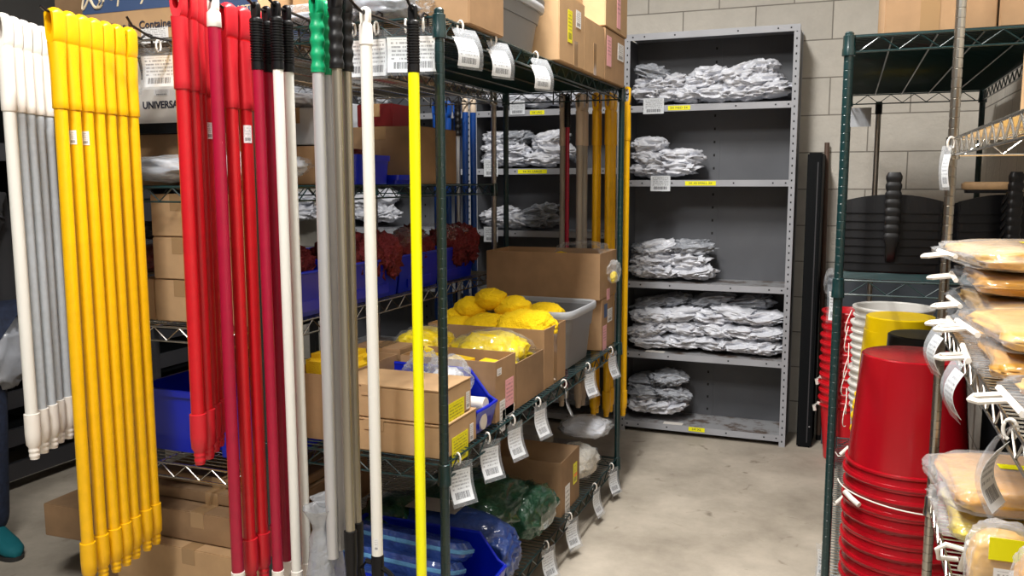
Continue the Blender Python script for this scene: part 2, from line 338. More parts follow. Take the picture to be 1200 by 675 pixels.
# ------------------------------------------------------------ wire shelving
PR = .0127
def post_obj(m, parent, x, y, h):
    gk = .96 if m == 'green' else .86
    pr = [(PR*.7, .0), (PR*1.3, .002), (PR*1.3, .02), (PR, .022)]; z = .04
    while z < h-.02:
        pr += [(PR, z-.0016), (PR*gk, z-.0008), (PR*gk, z+.0008), (PR, z+.0016)]; z += .0254
    pr += [(PR, h-.004), (PR*.7, h)]
    return MB().lathe(pr, 12).build('post', m, parent, loc=(x, y, 0), angle=.5)
def wire_shelf(parent, x0, x1, y0, y1, z, m, step=.0254, liner=None):
    s = MB(); r = .0032; h = .042
    for zz in (0, -h):
        s.tube([(x0, y0, z+zz), (x1, y0, z+zz)], r); s.tube([(x0, y1, z+zz), (x1, y1, z+zz)], r)
        s.tube([(x0, y0, z+zz), (x0, y1, z+zz)], r); s.tube([(x1, y0, z+zz), (x1, y1, z+zz)], r)
    def truss(a, b):
        a, b = Vector(a), Vector(b); L = (b-a).length; n = max(2, int(round((L-.06)/.05))); n += n % 2
        pts = []
        for i in range(n+1):
            p = a.lerp(b, (.03 + (L-.06)*i/n)/L); p.z = z - (.002 if i % 2 else h-.002); pts.append(p)
        s.tube(pts, .0024, 5)
    truss((x0, y0, z), (x1, y0, z)); truss((x0, y1, z), (x1, y1, z)); truss((x0, y0, z), (x0, y1, z)); truss((x1, y0, z), (x1, y1, z))
    n = int((y1-y0)/step)
    for i in range(1, n):
        y = y0 + (y1-y0)*i/n; s.tube([(x0, y, z+.003), (x1, y, z+.003)], .0018, 4)
    k = max(2, int((x1-x0)/.14))
    for i in range(1, k+1):
        x = x0+(x1-x0)*i/(k+1); s.tube([(x, y0, z-.003), (x, y1, z-.003)], .0032, 5)
    o = s.build('wire_shelf', m, parent)
    for x in (x0, x1):
        for y in (y0, y1):
            MB().lathe([(.0135, z-.052), (.0185, z-.052), (.0185, z-.034), (.0172, z-.030), (.0165, z+.004), (.0135, z+.006)], 14, (x, y)).build('collar', m, o)
    if liner:
        l = MB(); l.box(x0+.012, x1-.012, y0+.012, y1-.012, z+.005, z+.008); l.build('shelf_liner', liner, parent, False)
    return o
GX0, GX1, GY0, GY1 = -1.513, -.957, 1.955, 3.79
KX0, KX1, KY0, KY1 = -2.19, -1.55, 1.96, 3.73
RX0, RX1, RY0, RY1 = -.017, .555, 2.70, 4.52
CX0, CX1, CY0, CY1 = .25, .575, 1.0, 2.55
ZG = (1.855, .712, .165); ZK = (1.855, 1.437, 1.025, .605, .16); ZR = (1.86, 1.16, .16); ZC = (1.56, 1.078, .58)
def rack(name, label, box, hs, posth, ms, mp, liner=None):
    x0, x1, y0, y1 = box; t = thing(name, label, 'wire shelving', (0, 0, 0))
    for x in (x0, x1):
        for y in (y0, y1): post_obj(mp(x, y) if callable(mp) else mp, t, x, y, posth)
    for i, z in enumerate(hs): wire_shelf(t, x0, x1, y0, y1, z, ms[i], liner=(liner if i == 0 else None))
    return t
rackG = rack('wire_shelving', 'dark green wire shelving unit stocked with yellow mops, left of the aisle', (GX0, GX1, GY0, GY1), ZG, 1.875, ['green']*3, 'green')
rackK = rack('wire_shelving', 'chrome wire shelving behind the red and yellow handles, one green shelf', (KX0, KX1, KY0, KY1), ZK, 1.875, ['chrome', 'green', 'chrome', 'chrome', 'chrome'], 'post_chrome')
rackR = rack('wire_shelving', 'dark green wire shelving right of the aisle holding buckets and black dustpans', (RX0, RX1, RY0, RY1), ZR, 1.875, ['green']*3, 'green', 'green_liner')
rackC = rack('wire_shelving', 'chrome wire shelving at the right edge holding bagged amber cloths', (CX0, CX1, CY0, CY1), ZC, 2.18, ['chrome']*3, 'post_chrome')

# ------------------------------------------------------------ steel shelving units
def steel_unit(x0, x1, zs, label, H=2.258, y0=4.785, y1=5.085):
    t = thing('steel_shelving', label, 'steel shelving', (0, 0, 0))
    for x, d in ((x0, 1), (x1, -1)):
        for y, e in ((y0, 1), (y1, -1)):
            a = MB(); a.box(min(x, x+d*.032), max(x, x+d*.032), min(y, y+e*.003), max(y, y+e*.003), 0, H); a.box(min(x, x+d*.003), max(x, x+d*.003), min(y+e*.003, y+e*.034), max(y+e*.003, y+e*.034), 0, H)
            if e == 1:
                a.second('hole'); z = .03
                while z < H-.01:
                    c = x+d*.017; a.box(c-.0035, c+.0035, y-.0006, y+.0004, z-.005, z+.005); z += .0385
            a.build('angle_post', 'steel', t, False)
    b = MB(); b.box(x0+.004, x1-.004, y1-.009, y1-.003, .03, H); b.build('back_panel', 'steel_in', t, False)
    xm = (x0+x1)/2
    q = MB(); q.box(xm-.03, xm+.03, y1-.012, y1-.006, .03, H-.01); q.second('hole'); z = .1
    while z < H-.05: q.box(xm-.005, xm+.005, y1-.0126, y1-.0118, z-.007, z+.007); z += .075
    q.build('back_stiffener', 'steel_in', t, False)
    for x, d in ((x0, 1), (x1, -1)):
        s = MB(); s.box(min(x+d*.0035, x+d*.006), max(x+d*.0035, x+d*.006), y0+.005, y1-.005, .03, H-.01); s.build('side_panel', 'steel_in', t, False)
    for i, z in enumerate(list(zs)+[H]):
        s = MB(); s.box(x0+.007, x1-.007, y0+.004, y1-.008, z-.004, z, None)
        o = s.build('shelf', 'rust' if i >= len(zs)-3 and i < len(zs) else 'steel', t, False)
        f = MB(); f.box(x0+(.032 if i < len(zs) else .0), x1-(.032 if i < len(zs) else .0), y0-.001, y0+.004, z-.034, z+.001)
        if i < len(zs): f.box(x0+.01, x1-.01, y0+.004, y0+.02, z-.034, z-.031)
        f.second('hole')
        for k in (.05, .12, .3, .66, .88, .95):
            c = x0+(x1-x0)*k; f.box(c-.004, c+.004, y0-.0018, y0-.0008, z-.02, z-.012)
        f.build('shelf_lip', 'steel', o, False)
    return t
Z1 = (1.868, 1.457, .882, .475, .062); Z2 = (1.868, 1.527, 1.158, .8, .4, .062)
steel_unit(-1.197, -.267, Z1, 'grey steel shelving unit standing at the end of the aisle')
steel_unit(-2.131, -1.201, Z2, 'grey steel shelving unit seen through the green wire rack')
steel_unit(-3.065, -2.135, Z2, 'grey steel shelving unit farthest left along the back wall')

# white bagged mop heads
PK = []
for i in range(6):
    o = crumple_obj('bagged_cloth', 'wrap', (1, 1, 1), 10+i, sub=5, amp=.27, creases=1.45, pw=.85); PK.append(o.data); bpy.data.objects.remove(o)
PKG = []
for i in range(3):
    o = crumple_obj('bagged_cloth', 'wrap_grey', (1, 1, 1), 30+i, sub=5, amp=.27, creases=1.45, pw=.85); PKG.append(o.data); bpy.data.objects.remove(o)
def bagged(px, py, wpx, z0, Y, label, group, k, grey=False, h=None, rest=None):
    p = atY(px, py, Y); wd = wpx/205*(Y/4.9)
    me = (PKG if grey else PK)[k % (3 if grey else 6)]
    o = bpy.data.objects.new('bagged_mop_head', me); COL.objects.link(o)
    hh = h or .085; dp = .2
    o.location = (p.x, Y, max(z0+.001, p.z-hh/2)); o.scale = (wd*1.28, dp, hh*1.42)
    o.rotation_euler = (0, rnd.uniform(-.22, .22) if p.z-hh/2 > z0+.02 else 0, rnd.uniform(-.5, .5))
    for e0, e1 in ((-1.197, -.267), (-2.131, -1.201), (-3.065, -2.135)):
        if e0 <= p.x <= e1: o.location.x = max(e0+.03+wd*.58, min(e1-.03-wd*.58, o.location.x))
    tag(o, label, 'bagged mop head', group); return o
def shelf_bags(rows, z0, where, group, Y=4.9, h=.085):
    rn = {0: 'bottom layer', 1: 'second layer', 2: 'third layer', 3: 'top layer'}
    for r, row in enumerate(rows):
        for i, it in enumerate(row):
            px, py, wd = it[:3]; g = len(it) > 3 and it[3]
            bagged(px, py, wd, z0, Y+(it[4] if len(it) > 4 else .0), '%s %s bag, %s, %s' % (ordn(i, len(row)) if len(row) > 1 else 'only', 'grey' if g else 'white', rn[r], where), group, int(px+py*3), g, h*(it[5] if len(it) > 5 else 1))
shelf_bags([[(752, 113, 38), (778, 113, 38), (808, 114, 40), (840, 113, 42), (872, 112, 42), (908, 108, 50)], [(750, 104, 40), (785, 101, 44), (828, 99, 40), (862, 98, 44), (893, 100, 40)], [(750, 91, 36, True), (835, 92, 38), (872, 88, 50), (893, 84, 30)]], Z1[0], 'highest shelf of aisle-end unit', 'white bags on the highest shelf at the aisle end')
shelf_bags([[(752, 202, 38), (793, 200, 46)], [(757, 189, 38), (798, 187, 44)], [(761, 174, 34)]], Z1[1], 'second shelf down of aisle-end unit', 'white bags on the second shelf at the aisle end')
shelf_bags([[(745, 321, 36), (775, 322, 42), (813, 321, 44)], [(744, 308, 34), (770, 307, 40), (808, 307, 42)], [(745, 297, 34, True), (774, 294, 40), (812, 293, 42, True)]], Z1[2], 'middle shelf of aisle-end unit', 'white bags on the middle shelf at the aisle end')
shelf_bags([[(743, 400, 36), (772, 401, 42), (805, 402, 40), (835, 404, 42), (867, 407, 44), (902, 410, 38)], [(742, 388, 34), (770, 386, 38), (803, 387, 40), (838, 388, 40), (870, 391, 42), (903, 393, 36)], [(745, 374, 36), (772, 372, 40), (803, 370, 42), (835, 374, 40), (862, 370, 48), (900, 376, 46)], [(755, 357, 42, True, .08), (790, 355, 40, True, .08), (835, 354, 44, True, .08), (885, 357, 44, True, .08)]], Z1[3], 'packed shelf of aisle-end unit', 'white bags on the packed shelf at the aisle end', h=.075)
shelf_bags([[(745, 474, 36), (783, 478, 40)], [(746, 461, 36, True), (784, 463, 38, True)], [(750, 449, 34, True, .06), (784, 446, 36, True)]], Z1[4], 'lowest shelf of aisle-end unit', 'bags on the lowest shelf at the aisle end')
shelf_bags([[(575, 119, 40), (600, 120, 38), (632, 119, 44), (658, 118, 40)], [(580, 110, 40), (615, 109, 42), (645, 110, 40)]], Z2[0], 'upper shelf seen through green rack', 'bags on the upper shelf behind the green rack')
shelf_bags([[(570, 190, 40), (603, 189, 44), (640, 190, 44)], [(572, 179, 40), (600, 178, 44), (648, 178, 44)], [(570, 168, 40), (602, 166, 44, True), (648, 166, 38)]], Z2[1], 'second shelf seen through green rack', 'bags on the second shelf behind the green rack')
shelf_bags([[(578, 264, 40), (604, 264, 40), (632, 262, 44, True)], [(578, 254, 40), (636, 252, 46, True)]], Z2[2], 'third shelf seen through green rack', 'bags on the third shelf behind the green rack')
shelf_bags([[(645, 465, 44), (680, 468, 40, True)], [(650, 452, 40, True)]], Z2[5], 'lowest shelf seen through green rack', 'bags on the lowest shelf behind the green rack', h=.09)
shelf_bags([[(352, 120, 44), (440, 120, 30)], [(356, 108, 40)]], Z2[0], 'far left unit seen between handles', 'bags in the far left steel unit, upper', h=.1)
shelf_bags([[(352, 255, 44), (388, 255, 44), (420, 256, 44), (450, 256, 40)], [(352, 238, 40), (418, 238, 44), (448, 236, 40)]], Z2[2]+.02, 'far left unit beside aluminium handles', 'bags in the far left steel unit, lower', h=.1)

# tags and strips on the steel units
def strip(px0, px1, py, label, s, Y=4.7835, z=None):
    a, b = atY(px0, py, Y), atY(px1, py, Y); x = (a.x+b.x)/2; wd = b.x-a.x; zz = z if z else (a.z+b.z)/2
    t = thing('shelf_strip_label', label, 'label', (x, Y-.001, zz))
    MB().box(-wd/2, wd/2, -.0006, 0, -.012, .012).build('strip', 'lab_plain_yellow', t, False)
    text('lettering', s, .017, 'ink', t, (0, -.0012, 0), FRONT, sx=min(1.2, wd/(.0115*len(s))))
strip(783, 809, 120, 'yellow strip label under the highest shelf at the aisle end', '3X MED 3X', z=1.851)
strip(803, 839, 210.5, 'yellow strip label under the second shelf at the aisle end', '3X XS SMALL 3X', z=1.44)
strip(621, 638, 125.5, 'short yellow strip label behind the green rack, upper shelf', '3X LRG', z=1.851)
strip(607, 641, 195.5, 'long yellow strip label behind the green rack, second shelf', '3X XL LARGE', z=1.51)
strip(807, 826, 497, 'small yellow strip label on the lowest aisle-end shelf edge', '3X XL', z=.05)
def flat_tag(px, py, w_, h_, Y, label):
    p = atY(px, py, Y); t = thing('shelf_tag', label, 'tag', (p.x, Y, p.z))
    sheet('paper', 'lab_white', w_, h_, t, (0, 0, 0), (0, 0, 0), curl=.003)
    MB().box(-w_/2-.003, w_/2+.003, -.0012, -.0006, -h_-.003, .006).build('sleeve', 'film_smooth', t, False)
flat_tag(766, 115, .115, .085, 4.778, 'clear-sleeved white tag taped under the highest aisle-end shelf')
flat_tag(774, 206, .11, .085, 4.778, 'clear-sleeved white tag taped under the second aisle-end shelf')
flat_tag(606, 118, .095, .08, 4.778, 'white printed tag on upper shelf lip behind green rack')
flat_tag(575, 187, .09, .1, 4.778, 'white printed tag on second shelf lip behind green rack')
flat_tag(575, 266, .09, .09, 4.778, 'white printed tag on third shelf lip behind green rack')
for px, py, yy, lb in ((768, 409, 4.83, 'blank white paper slip lying on the packed aisle-end shelf'), (789, 493, 4.82, 'blank white paper slip lying on the lowest aisle-end shelf')):
    z = .475 if py < 450 else .062; p = atY(px, py, yy)
    tag(MB().box(p.x-.055, p.x+.055, yy-.03, yy+.02, z+.001, z+.0016).build('paper_slip', 'white_grip', None, False), lb, 'paper')

# ------------------------------------------------------------ hanging handles
def oval_out(a, zb, zt, n=28):
    """closed outline: straight sides, domed top, flat base"""
    pts = []
    for i in range(n):
        t = 2*PI*i/n; c, s_ = math.cos(t), math.sin(t)
        if s_ >= 0: pts.append((a*abs(c)**.9*(1 if c >= 0 else -1), (zt-a) + a*s_))
        else: pts.append((a*math.copysign(abs(c)**.45, c), max(zb, (zt-a) + (zt-a-zb)*math.copysign(abs(s_)**.6, s_))))
    return pts
def slot_in(a, zb, zt, n=28):
    m = (zb+zt)/2; h = (zt-zb)/2
    return [(a*math.copysign(abs(math.cos(2*PI*i/n))**.7, math.cos(2*PI*i/n)), m + h*math.copysign(abs(math.sin(2*PI*i/n))**.9, math.sin(2*PI*i/n))) for i in range(n)]
def superring(a, b, z, p=.75, n=20):
    return [Vector((a*math.copysign(abs(math.cos(2*PI*i/n))**p, math.cos(2*PI*i/n)), b*math.copysign(abs(math.sin(2*PI*i/n))**p, math.sin(2*PI*i/n)), z)) for i in range(n)]
# every handle has its origin at the hanging eye, z going down
def thick_handle(label, L, mt, mg, mc, group):
    t = thing('fibreglass_handle', label, 'handle', group=group); r = .0155
    g = MB()
    g.plate(oval_out(.0172, -.072, .014), slot_in(.0078, -.054, .003), .021, .006)
    g.loft([superring(.0165, .021, -.070, .6), superring(.0165, .0205, -.09, .7), superring(.0170, .0195, -.125, .9), superring(.0180, .0185, -.16, 1), superring(.0185, .0185, -.21, 1), superring(.0188, .0188, -.228, 1), superring(.0175, .0175, -.230, 1)])
    g.build('grip', mg, t, angle=.9)
    MB().lathe([(r, -.226), (r, -L+.12)], 16).build('tube', mt, t)
    z = -L+.125; c = MB()
    c.lathe([(.0165, z), (.0195, z-.001), (.0198, z-.055), (.0185, z-.085), (.0135, z-.092), (.0132, z-.097), (.0142, z-.099), (.0142, z-.104), (.0128, z-.106), (.0125, z-.11), (.0134, z-.112), (.0132, z-.118), (.0118, z-.12), (.0115, -L), (.006, -L-.001)][0:], 16)
    c.build('threaded_ferrule', mc, t); return t
def ribbed_handle(label, L, mt, mc, group, r=.0125, capw=None):
    t = thing('broom_handle', label, 'handle', group=group); g = MB()
    g.plate(oval_out(.0115, -.03, .010), slot_in(.005, -.008, .004), .007, .002)
    pr = [(.010, -.026), (.0145, -.030)]; z = -.034
    while z > -.125: pr += [(.0152, z), (.0152, z-.0035), (.0128, z-.0042), (.0128, z-.0058)]; z -= .0062
    pr += [(.0145, z), (.0145, -.145), (.0125, -.146)]
    g.lathe(pr, 16); g.build('grip', 'black', t, angle=.5)
    MB().lathe([(r, -.14), (r, -L+.05)], 16).build('tube', mt, t)
    if mc:
        z = -L+.055
        MB().lathe([(r+.0002, z), (r+.0022, z-.001), (r+.0022, z-.03), (.0105, z-.032), (.0112, z-.036), (.0098, z-.04), (.0105, z-.044), (.009, -L), (.004, -L-.001)], 14).build('end_cap', mc, t)
    return t
def wavy_handle(label, L, mt, mg, group, r=.013):
    t = thing('squeegee_handle', label, 'handle', group=group); g = MB()
    g.plate(oval_out(.0145, -.03, .012), slot_in(.0055, -.009, .005), .0135, .004)
    pr = []; z = -.028
    while z > -.15: pr.append((.0155+.0016*math.cos((z+.028)/.03*2*PI), z)); z -= .004
    pr += [(.0165, -.15), (.0165, -.157), (.0132, -.158)]
    g.lathe(pr, 18); g.build('grip', mg, t, angle=.9)
    MB().lathe([(r, -.155), (r, -L)], 18).build('tube', mt, t); return t
def sticker(t, z, m='lab_white', r=.0158, ang=0, wd=.016, ht=.035):
    b = bmesh.new(); uv = b.loops.layers.uv.new('UVMap'); n = 6; rows = []
    for i in range(n+1):
        a = ang-PI/2 + (i/n-.5)*wd/r; rows.append([b.verts.new(((r+.0004)*math.cos(a), (r+.0004)*math.sin(a), z+h)) for h in (0, ht)])
    for i in range(n):
        f = b.faces.new((rows[i][0], rows[i+1][0], rows[i+1][1], rows[i][1]))
        for l, q in zip(f.loops, ((i/n, 0), ((i+1)/n, 0), ((i+1)/n, 1), (i/n, 1))): l[uv].uv = q
    me = bpy.data.meshes.new('sticker'); b.to_mesh(me); b.free(); me.materials.append(M_[m]); o = bpy.data.objects.new('sticker', me); COL.objects.link(o); o.parent = t; return o

def hook(x, y_rail, y_tip, z, label, up=.05, side=0, sgn=-1):
    """wire hook clipped over the shelf rail, arm reaching out over the aisle"""
    m = MB(); yt = y_tip
    m.tube([(x, y_rail+.012*-sgn, 1.80), (x, y_rail+.008*-sgn, z+.012), (x, y_rail+.012*sgn, z+.012), (x, y_rail+.03*sgn, z-.004), (x, yt-sgn*.06, z-.006), (x, yt-sgn*.035, z), (x+side*.4, yt-sgn*.015, z+up*.4), (x+side, yt+sgn*.01, z+up)], .0034, 6)
    return tag(m.build('display_hook', 'black_wire'), label, 'hook', 'hooks along the rack ends')

def hang(proto, poss, labels, sway=0):
    for i, (p, lb) in enumerate(zip(poss, labels)):
        o = proto if i == 0 else copy_tree(proto); o.location = p; o['label'] = lb
        o.rotation_euler = (rnd.uniform(-.004, .004), rnd.uniform(-.004, .004)+sway, rnd.uniform(-.08, .08))
def line(n, x, y0, dy, z): return [(x, y0+dy*i, z) for i in range(n)]
GH = 'handles hanging from the hooks, '
def colx(px, y, py=60): return atY(px, py, y).x
def along(pxs, y0, dy, z, py=60): return [(colx(p, y0+dy*i, py), y0+dy*i, z) for i, p in enumerate(pxs)]
def ghook(p0, p1, ztop, label, rail=KY0, up=.045, fwd=.06, side=0):
    """hook whose arm runs from the rail through the eyes of the first (p0) and last (p1) handle"""
    d = (Vector(p1)-Vector(p0)); d.z = 0; d.normalize() if d.length > .01 else None
    if d.length < .5: d = Vector((0, 1, 0))
    f = Vector(p0)-d*fwd; k = (rail-p1[1])/max(.2, d.y); r = Vector(p1)+d*k; z = ztop; m = MB()
    m.tube([(r.x, rail+.012, 1.80), (r.x, rail+.008, z+.012), (r.x, rail-.012, z+.012), (r.x, rail-.03, z-.004), (f.x+d.x*.03, f.y+d.y*.03, z-.004), (f.x, f.y, z+.006), (f.x-d.x*.03+side*.4, f.y-d.y*.03, z+up*.45), (f.x-d.x*.045+side, f.y-d.y*.045, z+up)], .0034, 6)
    return tag(m.build('display_hook', 'black_wire'), label, 'hook', 'hooks along the rack ends')
def yawof(ps):
    d = Vector(ps[-1])-Vector(ps[0]); return math.atan2(-d.x, d.y) if d.length > .02 else 0
def hang_row(P, ps, labels):
    hang(P, ps, labels); y = yawof(ps)
    for o in [q for q in bpy.data.objects if q.get('label') in labels]: o.rotation_euler[2] = y+rnd.uniform(-.05, .05)
# white and grey group
W = along((6, 17, 28, 39, 50), 1.60, .043, 1.862)
t = thick_handle('', 1.145, 'white_tube', 'white_grip', 'white_grip', GH+'white grips'); t.rotation_euler = (0, 0, yawof(W))
t.location = W[0]; t['label'] = 'white handle with white grip hanging in front of the grey ones'
P = thick_handle('', 1.145, 'grey_tube', 'white_grip', 'white_grip', GH+'white grips')
hang_row(P, W[1:], ['pale grey handle with white grip, directly behind the all-white one', 'pale grey white-gripped handle, second behind the all-white one', 'pale grey white-gripped handle, third behind the all-white one', 'pale grey white-gripped handle, closest to the yellow handles'])
ghook(W[0], W[-1], 1.858, 'wire hook carrying the white and grey handles', fwd=.0, up=.012)
# yellow group
P = thick_handle('', 1.475, 'yellow', 'yellow_grip', 'yellow_grip', GH+'yellow')
yl = ['yellow handle nearest the camera with an open slot in its grip'] + ['yellow handle, %s behind the nearest yellow one' % ORD[i] for i in range(5)] + ['yellow handle farthest back in its row, beside the shelf tags']
Q = along((67, 82, 96.5, 110.5, 124, 137.5, 151.5), 1.60, .045, 1.862)
hang_row(P, Q, yl); ghook(Q[0], Q[-1], 1.858, 'wire hook carrying the yellow handles', fwd=.0, up=.012)
hx = colx(200, 1.93, 40); ghook((hx, 1.84, 0), (hx, 1.86, 0), 1.845, 'bare dark wire hook between yellow and red handles', up=.035, fwd=.02)
# red group A
P = thick_handle('', 1.115, 'red', 'red_grip', 'red_grip', GH+'red, left')
Q = along((212, 224, 231, 238), 1.585, .045, 1.892)
hang_row(P, Q, ['short red handle nearest the camera with slotted grip', 'short red handle directly behind the nearest red one', 'short red handle, second behind the nearest red one', 'short red handle with a small sticker, rearmost of its row'])
ghook(Q[0], Q[-1], 1.888, 'wire hook carrying the short red handles', rail=GY0, fwd=.0, up=.012)
# red group B
P = thick_handle('', 1.425, 'red', 'red_grip', 'red_grip', GH+'red, right')
Q = [(colx(x, y, 100), y, 1.856) for x, y in ((270, 1.685), (286.5, 1.735), (303, 1.785))]
hang_row(P, Q, ['long red handle hanging right behind the white-capped crimson one', 'long red handle with a white sticker, middle of three', 'long red handle next to the black-gripped crimson handles'])
c0 = (colx(254, 1.63, 100), 1.63, 1.864)
t = thing('broom_handle', 'crimson handle with a pointed white cap among the red handles', 'handle', c0, 0, GH+'red, right')
g = MB(); g.plate(oval_out(.0135, -.03, .012), slot_in(.0035, -.006, .002), .008, .003); g.lathe([(.008, -.02), (.0155, -.028), (.0165, -.06), (.0155, -.061)], 18); g.build('hanging_cap', 'white_grip', t, angle=.9)
MB().lathe([(.0145, -.058), (.0145, -1.38)], 18).build('tube', 'crimson', t)
MB().lathe([(.0148, -1.369), (.0165, -1.370), (.0165, -1.41), (.0120, -1.412), (.0115, -1.44)], 16).build('end_cap', 'white_grip', t)
ghook(c0, Q[-1], 1.858, 'wire hook carrying the longer red handles', rail=GY0, fwd=.0, up=.012)
# pairs
def pair(mk, pa, pb, y, z, dy, labels, hooklabel='', py=120):
    ps = [(colx(pa, y, py), y, z), (colx(pb, y+dy, py), y+dy, z)]; hang(mk, ps, labels); ghook(ps[0], ps[1], z+.001, hooklabel, rail=GY0, up=.035, fwd=.03, side=-.004)
pair(ribbed_handle('', 1.427, 'crimson', 'white_grip', GH+'crimson pair', r=.0130), 303.5, 316, 1.69, 1.857, .05, ['front crimson handle with black ribbed grip', 'rear crimson handle with black ribbed grip'], 'wire hook holding the two black-gripped crimson handles')
pair(ribbed_handle('', 1.427, 'white_tube', 'white_grip', GH+'white pair', r=.0122), 327, 339, 1.70, 1.857, .05, ['front white handle with black ribbed grip', 'rear white handle with black ribbed grip'], 'wire hook holding the two black-gripped white handles')
P = wavy_handle('', 1.31, 'alu', 'green_grip', GH+'green grips', .0138)
pair(P, 374, 384.5, 1.69, 1.855, .05, ['front aluminium handle with green grip, bag over its end', 'rear aluminium handle with green grip'], 'wire hook holding the green-gripped aluminium handles')
P = wavy_handle('', 1.40, 'nickel', 'black_soft', GH+'black wavy grips', .0115)
sk = MB(); sk.lathe([(.0125, -1.243), (.0155, -1.244), (.0155, -1.31), (.0135, -1.35), (.0125, -1.42)], 14); sk.build('socket', 'black', P)
pair(P, 395.5, 407.5, 1.69, 1.862, .055, ['front metal handle with black wavy grip and black socket', 'rear metal handle with black wavy grip and black socket'], 'wire hook holding the black-gripped metal handles')
# white capped handle
c0 = (colx(430.5, 1.69, 120), 1.69, 1.822)
t = thing('squeegee_handle', 'white handle with white cap and black forked end', 'handle', c0, 0, None)
g = MB(); g.plate(oval_out(.0125, -.03, .012), slot_in(.0042, -.007, .004), .008, .003); g.lathe([(.008, -.02), (.0145, -.028), (.0155, -.07), (.0142, -.071)], 18); g.build('hanging_cap', 'white_grip', t, angle=.9)
tb = MB().lathe([(.0135, -.065), (.0135, -1.256)], 18).build('tube', 'white_tube', t); sticker(t, -1.235, r=.0137, ang=.35, wd=.01, ht=.03)
f = MB(); f.lathe([(.0142, -1.25), (.0150, -1.252), (.0145, -1.39), (.011, -1.41)], 14)
f.tube([(0, 0, -1.275), (-.03, 0, -1.27), (-.045, 0, -1.29), (-.035, 0, -1.33), (-.075, 0, -1.38)], .006, 6); f.tube([(0, 0, -1.275), (.03, 0, -1.29), (.06, 0, -1.32), (.11, 0, -1.39)], .006, 6)
f.build('forked_socket', 'black', t)
ghook(c0, c0, 1.824, 'wire hook holding the single white-capped handle', rail=GY0, up=.045, fwd=.045)
# yellow tube
c0 = (colx(485.3, 1.82, 120), 1.82, 1.850)
t = ribbed_handle('bright yellow handle with a black ribbed grip hanging alone', 1.50, 'yellow_bright', 'black', None, r=.0130); t.location = c0
ghook(c0, (c0[0]-.02, 1.90, 0), 1.851, 'wire hook holding the lone bright yellow handle', rail=GY0, up=.045, fwd=.045)
# plastic bags hanging around the aluminium ends
for (y, lb, k) in ((1.69, 'grey crinkled plastic bag tied around the front aluminium handle end', 1), (1.755, 'grey crinkled plastic bag behind the front aluminium handle end', 2)):
    bg = MB(); n = 20; rings = []
    for j, (z, r) in enumerate([(.668, .042), (.655, .034), (.625, .020), (.61, .017), (.59, .024), (.55, .030), (.50, .034), (.45, .038), (.40, .04), (.36, .03)]):
        rings.append([Vector((r*(1+.28*fractal((math.cos(a), math.sin(a), z*14), k, 1.6))*math.cos(a), r*(1+.28*fractal((math.cos(a), math.sin(a), z*14), k+3, 1.6))*math.sin(a), z)) for a in [2*PI*i/n for i in range(n)]])
    bg.loft(rings, cap0=False); o = bg.build('plastic_bag', 'film_grey', None, angle=3.1); o.location = (colx(375+10*(k-1), y, 600), y, 0); tag(o, lb, 'plastic bag', 'bags on the aluminium handle ends')
for o in list(bpy.data.objects):
    lb = o.get('label', '')
    if 'long red handle with a white sticker' in lb: sticker(o, -.31, r=.0158, ang=.9, wd=.02, ht=.042)
    if 'rearmost of its row' in lb: sticker(o, -.335, r=.0158, ang=.9, wd=.016, ht=.04)
    if lb.startswith('yellow handle, first') or lb.startswith('yellow handle, second'): sticker(o, -.315, r=.0158, ang=.3 , wd=.018, ht=.035)

# handles hanging at the far ends
P = thick_handle('', 1.53, 'yellow', 'yellow_grip', 'yellow_grip', 'handles at the far end of the green rack')
hang(P, [(-1.115, 3.93, 1.85), (-1.118, 3.975, 1.85), (-1.055, 3.93, 1.85), (-1.058, 3.975, 1.85), (-1.056, 4.02, 1.85)], ['far yellow handle beside the beige handles, front one', 'far yellow handle beside the beige handles, rear one', 'far yellow handle just left of the green post, front one', 'far yellow handle just left of the green post, middle one', 'far yellow handle just left of the green post, rearmost'])
o = dup(P, (-.962, 3.91, 1.868), .2, 'bright yellow handle hanging alone right of the far green post', 'handles at the far end of the green rack'); o.rotation_euler = (0, 0, .2)
P = thick_handle('', 1.5, 'tan_tube', 'tan_grip', 'tan_grip', 'handles at the far end of the green rack')
hang(P, [(-1.275, 3.93, 1.85), (-1.195, 3.93, 1.85), (-1.185, 3.98, 1.85)], ['beige handle left of the thin red one', 'beige handle right of the thin red one, front one', 'beige handle right of the thin red one, rear one'])
P = ribbed_handle('thin crimson handle hanging between the beige handles', 1.45, 'crimson', 'white_grip', 'handles at the far end of the green rack', r=.010); P.location = (-1.245, 3.90, 1.85)
P = thick_handle('', 1.1, 'blue_tube', 'blue_tube', 'blue_tube', 'blue handles at the far end of the chrome rack')
hang(P, [(-1.90, 3.84, 1.83), (-1.872, 3.88, 1.83), (-1.84, 3.84, 1.83), (-1.815, 3.9, 1.83), (-1.93, 3.9, 1.83)], ['blue handle second from left behind the brown carton', 'blue handle in the middle of the cluster behind the brown carton', 'blue handle near the far grey aluminium one', 'blue handle touching the far grey aluminium one', 'blue handle farthest left behind the brown carton'])
def capped_blue(label):
    t = thing('fibreglass_handle', label, 'handle', group='blue handles at the far end of the chrome rack'); g = MB(); g.plate(oval_out(.0145, -.02, .012), slot_in(.0045, -.006, .003), .012, .004); g.lathe([(.014, -.018), (.0155, -.03), (.0155, -.055)], 16); g.build('hanging_cap', 'tan_grip', t, angle=.9)
    MB().lathe([(.0150, -.053), (.0150, -1.3)], 16).build('tube', 'blue_tube', t); return t
P = capped_blue('')
hang(P, [(-1.745, 3.84, 1.84), (-1.722, 3.88, 1.84)], ['blue handle with short beige cap, near the chrome post', 'blue handle with short beige cap, behind its twin'])
